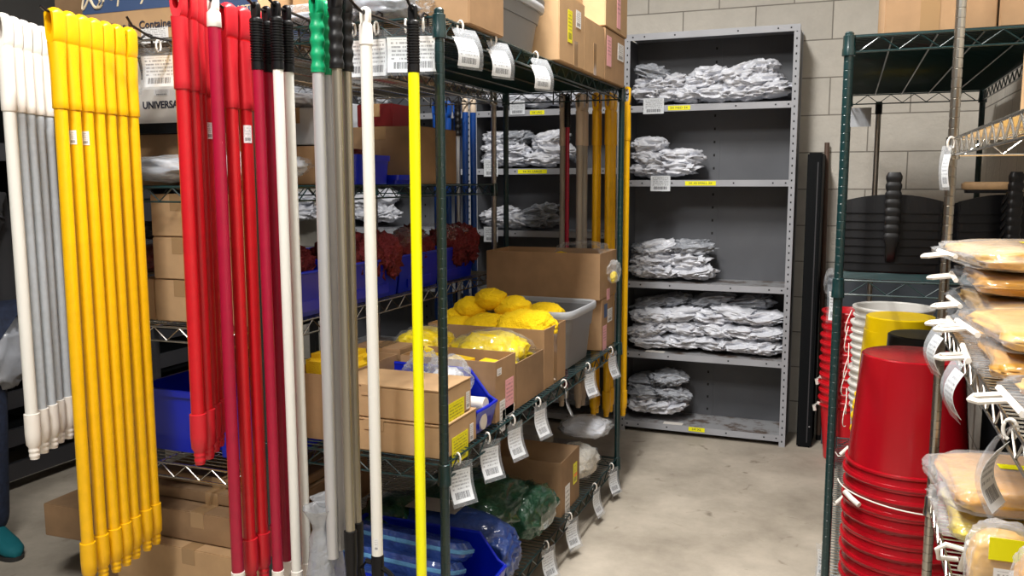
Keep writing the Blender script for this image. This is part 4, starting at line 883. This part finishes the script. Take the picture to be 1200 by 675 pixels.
ring_tag('large printed tag on the chrome rack end left of red handles', (-1.83, KY0-.018, ZK[0]-.01), .1, .11, .085, .006)
ring_tag('folded printed tag on the chrome rack end beside yellow handles', (-1.955, KY0-.02, ZK[0]-.015), .45, .08, .09, .02)
for i, (y, d) in enumerate(((2.495, 'farthest from the camera'), (2.045, 'in the middle'), (1.475, 'nearest the camera'))):
    t = ring_tag('tag curling off the middle chrome shelf at right, '+d, (CX0-.004, y, ZC[1]+.005), -PI/2+[.2, .15, -.4][i], .07, .10, -.02, .0)
t = ring_tag('tag hanging from the upper right chrome shelf corner', (CX0-.010, CY1-.045, ZC[0]-.0), -PI/2+.5, .028, .085, -.006)

# ------------------------------------------------------------ right rack: buckets
def bucket(mname, label, r_top, r_bot, h, name='bucket', handle=True, group=None, cat='bucket', rim_h=.02, bail=None, drop=0):
    """upright bucket, origin at its base; flipped by rotation for inverted ones"""
    t = thing(name, label, cat, group=group); rt, rb = r_top, r_bot
    m = MB(); m.lathe([(rb*.6, .004), (rb-.006, 0), (rb, .004), (rb+(rt-rb)*.82, h*.82), (rt-.003, h-.004), (rt-.006, h), (rt-.009, h-.004), (rb+(rt-rb)*.8-.008, h*.8), (rb-.006, .010)], 36)
    m.build('bucket_body', mname, t, angle=.6)
    q = MB(); rr = rb+(rt-rb)*.86
    q.loft([[Vector((r*math.cos(a), r*math.sin(a), z)) for a in [2*PI*i/36 for i in range(36)]] for r, z in ((rt-.005, h), (rt+.009, h), (rt+.011, h-.004), (rt+.009, h-.012), (rt+.003, h-.013), (rr+.001, h-.035), (rr+.009, h-.036), (rr+.009, h-.043), (rr, h-.045))], False, False)
    q.build('rim', mname, t, angle=.5)
    if bail:
        b = MB(); sx = bail; R = rt+.014; b.tube([(R*math.cos(a), R*math.sin(a)*.98, h-.03-sx*abs(math.sin(a))) for a in [PI+i*PI/20 for i in range(21)]], .0022, 6); b.build('bail_handle', 'alu' if mname != 'pail_white' else 'white_grip', t)
        g = MB(); k = 2.2; g.tube([(-.05, -R-.002, h-.03-sx), (.05, -R-.002, h-.03-sx)], .009, 10); g.build('bail_grip', 'white_grip', t)
        for s_ in (-1, 1): MB().tube([(s_*(R-.012), 0, h-.03), (s_*(R+.004), 0, h-.03)], .010, 10).build('bail_lug', mname, t)
    return t
zr = ZR[2]+.006
# near red stack (mouth down)
P = bucket('pail_red', '', .182, .150, .39, group='large red buckets nested mouth down')
zz0 = zr; n = 9
for i in range(n):
    o = P if i == 0 else copy_tree(P); z = zr + .044*i
    o.location = (.212+.002*math.sin(i*2), 2.935+.002*math.cos(i*3), z+.39); o.rotation_euler = (PI, 0, .3*i); o['label'] = 'large red bucket, mouth down, %s of the nearest stack' % ('topmost' if i == n-1 else 'lowest' if i == 0 else ORD[n-1-i]+' from the top')
# wire bail with white grip resting against the red stack
t = thing('wire_bail', 'thin white wire bail with white grip lying across the red bucket stack', 'wire bail', (.212, 2.935, 0)); R = .205
MB().tube([(R*math.cos(a), R*math.sin(a), .46+.012*abs(math.sin(a*1.0))-.02*math.sin(a+2)) for a in [PI*1.02+i*PI*.78/20 for i in range(21)]], .0022, 6).build('wire', 'white_grip', t)
a0, a1 = PI*1.17, PI*1.27; MB().tube([(R*1.03*math.cos(a), R*1.03*math.sin(a), .470-.010*k) for k, a in enumerate((a0, (a0+a1)/2, a1))], .0085, 10).build('grip', 'white_grip', t)
carton('tall black filler box for the shade right of the large red buckets', .43, .55, 2.74, 3.05, ZR[2]+.0045, 1.0, 'blackmat', tape='x')  # added dark block, stands in for the deep shade beside the bucket stack
# yellow stack, mouth down
P = bucket('pail_yellow', '', .148, .125, .36, group='yellow buckets nested mouth down')
for i in range(9):
    o = P if i == 0 else copy_tree(P); z = zr+.0515*i; o.location = (.205+.004*math.sin(i*1.7), 3.56, z+.36); o.rotation_euler = (PI, 0, i*.5); o['label'] = 'yellow bucket, mouth down, %s of its stack' % ('topmost' if i == 8 else 'lowest' if i == 0 else ORD[8-i]+' from the top')
# black stack, mouth down
P = bucket('pail_black', '', .125, .112, .33, group='black buckets nested mouth down')
for i in range(8):
    o = P if i == 0 else copy_tree(P); z = zr+.0605*i; o.location = (.262, 3.262, z+.33); o.rotation_euler = (PI, 0, i*.7); o['label'] = 'black bucket, mouth down, %s of its stack' % ('topmost' if i == 7 else 'lowest' if i == 0 else ORD[7-i]+' from the top')
# white stack, upright
P = bucket('pail_white', '', .150, .132, .37, group='white pails nested upright', bail=.0)
b = MB(); b.tube([(-.150-.016+.012*math.sin(i/12*PI)*-1, -.05*math.sin(i/12*PI), .34-.07*i/12*2 if False else .34-.11*math.sin(i/12*PI/2)*1) for i in range(13)], .002, 6); b.build('bail_handle', 'white_grip', P)
for i in range(7):
    o = P if i == 0 else copy_tree(P); z = zr+.0655*i; o.location = (.192+.004*math.cos(i*2.1), 3.89, z); o.rotation_euler = (0, 0, .25*math.sin(i*1.9)); o['label'] = 'white pail, mouth up, %s of its stack' % ('topmost' if i == 6 else 'lowest' if i == 0 else ORD[6-i]+' from the top')
# far red stack, upright on the floor behind the rack
P = bucket('pail_red2', '', .128, .100, .33, group='bright red buckets nested by the back wall')
for i in range(12):
    o = P if i == 0 else copy_tree(P); z = .0+.0418*i; o.location = (.033+.003*math.sin(i*2.3), 4.70, z); o.rotation_euler = (0, 0, .4*i); o['label'] = 'bright red bucket, mouth up, %s of the far stack' % ('topmost' if i == 11 else 'lowest' if i == 0 else (ORD+['eleventh', 'twelfth'])[11-i]+' from the top')
for i, (px, py) in enumerate(((963, 447), (960, 478))):
    p = atY(px, py, 4.62); t = MB(); t.tube([(.03, 0, 0), (-.012, 0, .012), (-.028, 0, -.004), (-.022, 0, -.03)], .009, 8); o = t.build('white_clip', 'white_grip'); o.location = (p.x-.0, 4.68, p.z); tag(o, ['upper white plastic clip on the far red bucket stack', 'lower white plastic clip on the far red bucket stack'][i], 'clip', 'white clips on the red stack')

# wire scraps and clips beside the yellow stack
for i, (px, py, lb) in enumerate(((993, 533, 'white wire bail looped beside the yellow buckets, upper'), (988, 590, 'white wire bail looped beside the yellow buckets, lower'))):
    p = atY(px, py, 3.12); t = thing('wire_bail', lb, 'wire bail', p, 0, 'loose white bails'); MB().tube([(-.045, 0, .012), (-.03, 0, -.008), (-.012, 0, -.006), (.02, 0, .03), (.035, .03, .05)], .002, 6).build('wire', 'white_grip', t); MB().tube([(-.022, -.004, .0), (.004, -.004, .03)], .007, 8).build('grip', 'white_grip', t)

# ------------------------------------------------------------ dustpans
def dustpan(label, group):
    t = thing('dustpan', label, 'dustpan', group=group); W = .145; D = .2
    m = MB(); n = 14
    back = [(W*math.sin(a)*1.0, -.035*math.cos(a)+.02) for a in [-1.15+2.3*i/n for i in range(n+1)]]
    k = W/max(b[0] for b in back); back = [(b[0]*k, b[1]) for b in back]
    HT = lambda x: .06-.022*(x/W)**2
    pts = [Vector((x, y, 0)) for x, y in back]+[Vector((W*.95, D, 0)), Vector((-W*.95, D, 0))]
    # base tray
    m.loft([[p for p in pts], [p+Vector((0, 0, .003)) for p in pts]])
    # curved back wall
    for i in range(n):
        a, b = back[i], back[i+1]
        v = [m.b.verts.new(q) for q in (Vector((a[0], a[1], 0)), Vector((b[0], b[1], 0)), Vector((b[0], b[1]+.006, HT(b[0]))), Vector((a[0], a[1]+.006, HT(a[0]))), Vector((a[0], a[1]+.003, 0)), Vector((b[0], b[1]+.003, 0)), Vector((b[0], b[1]+.009, HT(b[0]))), Vector((a[0], a[1]+.009, HT(a[0]))))]
        for f in ((0, 1, 2, 3), (7, 6, 5, 4), (3, 2, 6, 7)): m.b.faces.new([v[q] for q in f])
    for s in (-1, 1):
        x = s*W*.97; m.loft([[Vector((x-.002, back[0][1], .0)), Vector((x-.002, D, 0)), Vector((x-.002, D, .006)), Vector((x-.002, back[0][1], .038))], [Vector((x+.002, back[0][1], .0)), Vector((x+.002, D, 0)), Vector((x+.002, D, .006)), Vector((x+.002, back[0][1], .038))]])
    m.build('pan', 'black', t, angle=.5)
    h = MB(); h.loft([superring(.019*f, .013*f, 0, .7, 12) for f in (1,)] + [superring(.019, .013, 0.01, .7, 12)]) if False else None
    pth = [(0, -.008, .03), (0, -.03, .055), (0, -.045, .08), (0, -.050, .108), (0, -.050, .116), (0, -.049, .128)]
    rings = []
    for (x, y, z), (a, b_) in zip(pth, ((.013, .008), (.016, .009), (.0155, .009), (.0235, .013), (.0235, .013), (.017, .009))):
        rings.append([Vector((x+p.x, y+p.y, z)) for p in superring(a, b_, 0, .6, 14)])
    h = MB(); h.loft(rings); h.build('handle', 'black_soft', t, angle=.9)
    return t
P = dustpan('', 'black dustpans nested in stacks')
n = 8
for st, (x, y, rz, nm) in enumerate(((.128, 2.93, .0, 'left stack'), (.435, 2.98, .62, 'right stack'))):
    for i in range(n):
        o = P if (st == 0 and i == 0) else copy_tree(P); o.location = (x, y+.004*i*0, ZR[1]+.008+.026*i); o.rotation_euler = (0, 0, rz); o['label'] = 'black dustpan, %s of the %s on the green shelf' % ('topmost' if i == n-1 else 'lowest' if i == 0 else ORD[n-1-i]+' from the top', nm)
# wooden brush on the right stack
t = thing('hand_brush', 'wooden-backed hand brush lying on the right dustpan stack', 'brush', (.40, 3.05, ZR[1]+.008+.026*7+.062), .1); m = MB(); m.loft([superring(a, b_, z, .5, 24) for a, b_, z in ((.065, .022, .012), (.07, .025, .018), (.07, .025, .030), (.06, .02, .036))]); m.build('wooden_back', 'wood', t); MB().loft([superring(.06, .02, 0.001, .4, 20), superring(.062, .021, .014, .4, 20)]).build('bristles', 'black_soft', t)
# poles, cabinet, black panel at the back wall
p = atY(1028, 180, 4.55)
t = thing('pole', 'grey metal pole with black cap standing behind the dustpans', 'pole', (.118, 4.56, .0)); MB().lathe([(.0125, 0), (.0125, 1.83)], 14).build('tube', 'post_chrome', t); MB().lathe([(.0135, 1.77), (.016, 1.772), (.016, 1.825), (.012, 1.83)], 14).build('cap', 'black', t)
t = thing('wooden_pole', 'thin brown pole leaning on the block wall beside black panel', 'pole', (-.100, 5.0, .0)); m = MB(); m.tube([(0, 0, 0.0), (-.022, .06, 1.66)], .013, 12); m.build('shaft', 'brownpole', t); MB().lathe([(.0145, 0), (.0145, .03)], 12).build('rubber_foot', 'black_soft', t)
t = thing('folding_panel', 'tall black folded metal panel between steel unit and cabinet', 'panel', (-.165, 4.82, 0), -.03); m = MB(); m.box(-.045, .032, .0, .24, 0, 1.60); bmesh.ops.bevel(m.b, geom=m.b.edges[:], offset=.008, segments=2, affect='EDGES'); m.build('panel_body', 'blackmat', t)
MB().box(.006, .012, -.002, .0, .03, 1.55).build('fold_seam', 'dark_rack', t, False); MB().lathe([(.004, -.003), (.004, .003)], 8).build('bolt', 'alu', t, loc=(.02, -.002, .12))
t = thing('metal_cabinet', 'low grey metal cabinet by the wall behind the bucket stacks', 'cabinet', (.27, 4.98, 0)); m = MB(); m.box(-.355, .33, -.06, .1, 0, .93); bmesh.ops.bevel(m.b, geom=m.b.edges[:], offset=.004, segments=2, affect='EDGES'); m.build('cabinet_body', 'cab', t); 
for s in (-1, 1): 
    d = MB(); d.box(-.012+(-.335 if s < 0 else .015), -.012+(-.005 if s < 0 else .33), -.068, -.0605, .03, .91); d = d.build('door', 'cab', t, False)
    MB().box(-.012-s*0-.02*s-.01, -.012-.02*s+.01, -.078, -.068, .48, .56).build('door_handle', 'steel', d, False)
# tags hung on near-left post side of right rack
for i, (z, d) in enumerate(((1.15, 'at the middle shelf'), (.185, 'at the bottom shelf'))):
    ring_tag('grey tag hanging left of the right green rack '+d, (RX0-.010, RY0+.12+.1*i, z), -PI/2+1.2, .03, .09, .004)
ring_tag('faded grey tag low beside the right green post', (RX0-.012, RY0+.45, .17), -PI/2+1.0, .04, .11, .006)
for i in range(4):
    m = MB(); m.tube([(0, .014*math.cos(a), .02*math.sin(a)) for a in [2*PI*k/14 for k in range(14)]], .0026, 6, closed=True); o = m.build('ring_hook', 'white_grip'); o.location = (RX0-.012, RY0+.30+.1*i, 1.165); tag(o, 'white plastic ring clipped on the right green rack, %s from the camera' % ORD[i], 'ring', 'spare white rings')
clear_bag('clear plastic scraps hanging from the white rings', (.04, .3, .1), (RX0-.03, RY0+.5, 1.05), 120, None, 'film_thin')
# notice under top shelf
p = atY(1005, 128, 4.5); t = thing('paper_notice', 'faded paper notice hanging under the far top shelf edge', 'paper', (.035, 4.50, 1.80), .05); sheet('paper', 'tote_lid', .10, .09, t, (0, 0, 0), (0, 0, 0), curl=.004)
# top cartons on right rack
z0 = ZR[0]+.010
b = carton('large brown carton at the left of the right rack top', .075, .36, 2.75, 3.3, z0, z0+.32, 'card', tape='x'); tape_strip(b, -.05, -.0, -.2758, -.2752, .0, .3)
b = carton('large brown carton at the right of the right rack top', .365, .60, 2.74, 3.3, z0, z0+.34, 'card', tape='x')
b = carton('taller carton behind, half hidden by the chrome post', .08, .36, 3.31, 3.8, z0, z0+.3, 'card2', tape='x')

# ------------------------------------------------------------ right chrome rack
zc = ZC[0]+.0045
carton('tan carton on the upper chrome shelf at the right edge', .36, .56, 1.9, 2.3, zc, zc+.2, 'card2', tape='x')
def pack(label, x, y, z, dx, dy, dz, rz, seed, m='tan_cloth', f='film_thin', yl=None, loop=None, rot=None):
    o = crumple_obj('bagged_cloth_pack', f, (dx, dy, dz), seed, loc=(x, y, z), rz=rz, amp=.07, sub=4, pw=.45); tag(o, label, 'bagged cloths', 'packs of amber cloths')
    crumple_obj('folded_cloth', m, (dx*.9, dy*.93, dz*.9), seed+3, parent=o, loc=(.012, 0, dz*.04), amp=.05, sub=4, pw=.4)
    if yl: MB().box(yl[0]-.03, yl[0]+.03, yl[1]-.018, yl[1]+.018, dz*.96, dz*.965).build('sticker', 'lab_plain_yellow', o, False)
    if loop:
        a = MB(); L = .085; q = loop
        a.tube([(-dx/2-.012, y2, dz*.5) for y2 in (-L, L)], .006, 6)
        a.tube([(-dx/2-.012, -.02+q, dz*.5), (-dx/2-.055, -.02+q, dz*.5-.006), (-dx/2-.065, 0+q, dz*.5-.008), (-dx/2-.055, .02+q, dz*.5-.006), (-dx/2-.012, .02+q, dz*.5)], .005, 6)
        a.build('hanging_clip', 'white_grip', o)
    if rot: o.rotation_euler = rot
    return o
zc = ZC[1]+.006
pk = [('topmost', .44, 2.30, .162, .38, .44, .066, .12, 'pale_cloth', (-.02, -.02), .0), ('second from top', .45, 2.28, .108, .36, .42, .062, -.04, 'tan_cloth', None, .03), ('third from top', .45, 2.26, .054, .36, .42, .06, .05, 'pale_cloth', None, -.05), ('lowest', .455, 2.26, .001, .37, .42, .06, 0, 'tan_cloth', None, .02)]
for i, (d, x, y, dz, a, b_, c, rz, m, yl, lp) in enumerate(pk):
    pack('bagged amber cloth pack, %s of the middle right shelf stack' % d, x-.015, y, zc+dz, a, b_, c, rz, 130+i, m, 'film_thin' if i else 'film', yl, lp or .001)
pk2 = [('upper', .415, 1.86, .056, .36, .36, .06, .1, 'pale_cloth', (.0, .0), .01), ('lower', .42, 1.86, .001, .36, .36, .06, -.05, 'tan_cloth', None, -.03)]
for i, (d, x, y, dz, a, b_, c, rz, m, yl, lp) in enumerate(pk2):
    pack('bagged amber cloth pack, %s one nearer the camera, middle right shelf' % d, x, y, zc+dz, a, b_, c, rz, 140+i, m, 'film_thin', yl, lp)
pack('bagged amber cloth pack lying closest to the camera, middle right shelf', .43, 1.50, zc+.001, .34, .30, .055, .04, 146, 'pale_cloth', 'film_thin', None, .02)
zc = ZC[2]+.006
pk3 = [('topmost at the far end', .43, 2.32, .082, .40, .34, .095, .08, 'tan_cloth', (-.03, .0), None), ('lower at the far end', .43, 2.34, .001, .38, .34, .08, .0, 'yel_cloth', None, None)]
for i, (d, x, y, dz, a, b_, c, rz, m, yl, lp) in enumerate(pk3):
    pack('bagged amber cloth pack, %s, lower right shelf' % d, x, y, zc+dz, a, b_, c, rz, 150+i, m, 'film', yl, lp)
# upright packs nearer the camera
def upright(label, x, y, z, wd, dp, ht, seed, m, lab=True):
    o = crumple_obj('bagged_cloth_pack', 'film', (wd, dp, ht), seed, loc=(x, y, z), amp=.08, sub=4, pw=.5); tag(o, label, 'bagged cloths', 'packs of amber cloths')
    crumple_obj('folded_cloth', m, (wd*.92, dp*.85, ht*.9), seed+2, parent=o, loc=(0, 0, .004), amp=.07, sub=4, pw=.5)
    if lab:
        face = MB(); face.box(-.03, .03, -dp/2*.97-.004, -dp/2*.97-.003, ht*.66, ht*.66+.045); face.build('sticker', 'lab_plain_yellow', o, False)
        sheet('label', 'lab_white', .07, ht*.42, o, (.015, -dp/2*1.0-.004, ht*.58), (0, 0, 0), n=1)
    return o
upright('bagged pack standing upright beside the white clip, lower right shelf', .315, 1.87, zc-.0, .12, .09, .20, 160, 'pale_cloth')
upright('bagged amber pack with printed label at the right frame edge', .375, 1.69, zc, .135, .10, .245, 162, 'tan_cloth')
tag(crumple_obj('plastic_bag', 'film', (.14, .2, .13), 164, loc=(.50, 2.03, zc)), 'milky clear plastic bag between the lower right packs', 'plastic bag')
m = MB(); m.tube([(0, 0, .05), (0, .10, -.05)], .007, 8); m.tube([(0, .03, .02), (-.04, .03, .028), (-.055, .04, .01), (-.05, .05, -.012), (-.012, .075, -.02)], .0055, 8); o = m.build('hanging_clip', 'white_grip'); o.location = (.262, 1.90, zc+.08); tag(o, 'large white plastic hanging clip on the lower right shelf edge', 'clip')

# ------------------------------------------------------------ dark background at left
t = thing('storage_rack', 'charcoal steel rack in the dark far left background', 'rack', (0, 0, 0))
for x in (-3.65, -4.5):
    for y in (2.5, 3.7, 4.9): MB().box(x-.03, x+.03, y-.03, y+.03, 0, 2.2).build('upright', 'dark_rack', t, False)
for z in (.06, .22, .40, .56, 1.05, 1.55, 2.0): MB().box(-3.625, -3.60, 2.5, 4.9, z, z+.08).build('beam', 'dark_rack', t, False)
for z in (.30, 1.10, 1.60): MB().box(-4.5, -3.63, 2.5, 4.9, z, z+.02).build('deck', 'blackmat', t, False)
MB().box(-4.53, -4.51, 2.5, 4.9, 0, 2.2).build('back_panel', 'blackmat', t, False)
b = carton('dark brown carton with teal sticker seen past the yellow handles', -2.85, -2.3, 2.95, 3.3, .86, 1.06, 'card3', tape='x'); face_label(b, 'front', .13, .05, .075, .08, 'teal_lab')
t = thing('side_table', 'dark metal stand under the teal-stickered carton', 'stand', (0, 0, 0)); MB().box(-2.88, -2.27, 2.9, 3.34, .81, .855).build('tabletop', 'blackmat', t, False)
for x in (-2.86, -2.29):
    for y in (2.92, 3.32): MB().box(x-.015, x+.015, y-.015, y+.015, 0, .81).build('leg', 'dark_rack', t, False)
for i, (x, y, z, s) in enumerate(((-3.95, 3.1, .325, .5), (-3.95, 3.5, 1.125, .5), (-3.95, 3.9, 1.625, .5))): carton('dark carton on the far left charcoal rack, %s level' % ['lower', 'middle', 'upper'][i], x-s/2, x+s/2, y-.2, y+.2, z, z+.28, 'blackmat', tape='x')

# ------------------------------------------------------------ person
def skinned(name, m, verts, edges, rad, parent, sub=2, root=0):
    me = bpy.data.meshes.new(name); me.from_pydata(verts, edges, []); o = bpy.data.objects.new(name, me); COL.objects.link(o)
    o.modifiers.new('skin', 'SKIN'); 
    for i, v in enumerate(me.skin_vertices[0].data): v.radius = rad[i] if isinstance(rad[i], tuple) else (rad[i], rad[i]); v.use_root = (i == root)
    s = o.modifiers.new('sub', 'SUBSURF'); s.levels = s.render_levels = sub
    dg = bpy.context.evaluated_depsgraph_get(); me2 = bpy.data.meshes.new_from_object(o.evaluated_get(dg)); bpy.data.objects.remove(o)
    me2.materials.clear(); me2.materials.append(M_[m]); me2.shade_smooth(); o = bpy.data.objects.new(name, me2); COL.objects.link(o); o.parent = parent; return o
pt = thing('person', 'person in dark jeans, charcoal jacket and teal shoes at left edge', 'person', (-3.145, 2.20, 0), -.25)
# faces local +X
V = [(0, 0, .95), (0, 0, 1.1), (0, 0, 1.3), (.0, 0, 1.44), (.01, 0, 1.52), (.02, 0, 1.6), (.03, 0, 1.70), (.0, .17, 1.40), (-.03, .21, 1.14), (-.02, .21, .90), (-.01, .205, .85), (0, -.17, 1.40), (.0, -.21, 1.13), (.06, -.21, .9), (.08, -.21, .85), (.0, .09, .88), (.02, .09, .5), (-.01, .09, .1), (0, -.09, .88), (.03, -.09, .5), (0, -.09, .1)]
E = [(0, 1), (1, 2), (2, 3), (3, 4), (4, 5), (5, 6), (3, 7), (7, 8), (8, 9), (9, 10), (3, 11), (11, 12), (12, 13), (13, 14), (0, 15), (15, 16), (16, 17), (0, 18), (18, 19), (19, 20)]
Rr = [(.12, .15), (.11, .14), (.12, .17), (.08, .1), .05, .075, .08, .055, .042, .03, .03, .055, .042, .03, .03, .085, .055, .04, .085, .055, .04]
body = skinned('body', 'skin', V, E, Rr, pt)
for s, bx in ((1, (-.01, .205, .85)), (-1, (.08, -.21, .85))):
    for k, (dx, dy, L) in enumerate(((.0, -.022, .07), (.0, -.007, .08), (.0, .008, .075), (.0, .022, .06))):
        bb = Vector(bx); skinned('finger', 'skin', [bb+Vector((.01, dy, -.03)), bb+Vector((.03, dy, -.03-L*.5)), bb+Vector((.015, dy, -.03-L))], [(0, 1), (1, 2)], [.009, .0085, .007], body, 1)
    bb = Vector(bx); skinned('thumb', 'skin', [bb+Vector((.02, -.0, .0)), bb+Vector((.045, -.03*s, -.02)), bb+Vector((.05, -.035*s, -.05))], [(0, 1), (1, 2)], [.011, .010, .008], body, 1)
skinned('jacket', 'jacket', [V[0], V[1], V[2], V[3], V[7], V[8], V[9], V[11], V[12], V[13]], [(0, 1), (1, 2), (2, 3), (3, 4), (4, 5), (5, 6), (3, 7), (7, 8), (8, 9)], [(.15, .19), (.14, .17), (.15, .2), (.1, .12), .075, .06, .045, .075, .06, .045], pt)
skinned('jeans', 'jeans', [V[0], V[15], V[16], (-.01, .09, .06), V[18], V[19], (0, -.09, .06)], [(0, 1), (1, 2), (2, 3), (0, 4), (4, 5), (5, 6)], [(.13, .17), .105, .078, .068, .105, .078, .068], pt)
for s in (.09, -.09):
    sh = MB(); sh.loft([[Vector((x+p.x*0, p.x*wd/.05+s, .012+max(0, p.y/.05*h*.5+h*.5))) for p in superring(.05, .05, 0, .8, 16)] for x, wd, h in ((-.08, .02, .05), (-.07, .038, .09), (-.02, .042, .10), (.05, .042, .085), (.12, .046, .06), (.17, .04, .045), (.20, .015, .03))]); so = sh.build('shoe', 'teal', pt, angle=1.2)
    MB().loft([superring(.145, .048, 0, .8, 24), superring(.147, .05, .016, .8, 24)]).build('sole', 'sole', so, loc=(.06, s, .001))
hr = MB(); hr.b.free(); hr.b = bmesh.new(); bmesh.ops.create_icosphere(hr.b, subdivisions=3, radius=.105)
for v in hr.b.verts: v.co = Vector((v.co.x*1.0, v.co.y*.9, v.co.z*1.0 if v.co.z > 0 else v.co.z*(.3 if v.co.x > 0 else .9)))
hr.build('hair', 'hair', pt, loc=(.012, 0, 1.69), angle=3)
fc = MB(); fc.b.free(); fc.b = bmesh.new(); bmesh.ops.create_icosphere(fc.b, subdivisions=2, radius=.014); fc.build('nose', 'skin', body, loc=(.125, 0, 1.64), angle=3)
for s in (-.03, .03):
    fc = MB(); fc.b.free(); fc.b = bmesh.new(); bmesh.ops.create_icosphere(fc.b, subdivisions=2, radius=.012); fc.build('eye', 'white_grip', body, loc=(.105, s, 1.665), angle=3)
MB().tube([(.112, -.025, 1.605), (.118, 0, 1.603), (.112, .025, 1.605)], .005, 6).build('mouth', 'darkred', body)
o = crumple_obj('plastic_bag', 'wrap_grey', (.16, .2, .34), 170, loc=(-3.06, 2.33, .62), amp=.14, flat=False); tag(o, 'dull grey plastic bag held by the person at the left edge', 'plastic bag')
for o in bpy.data.objects:
    if 'half' in o: del o['half']
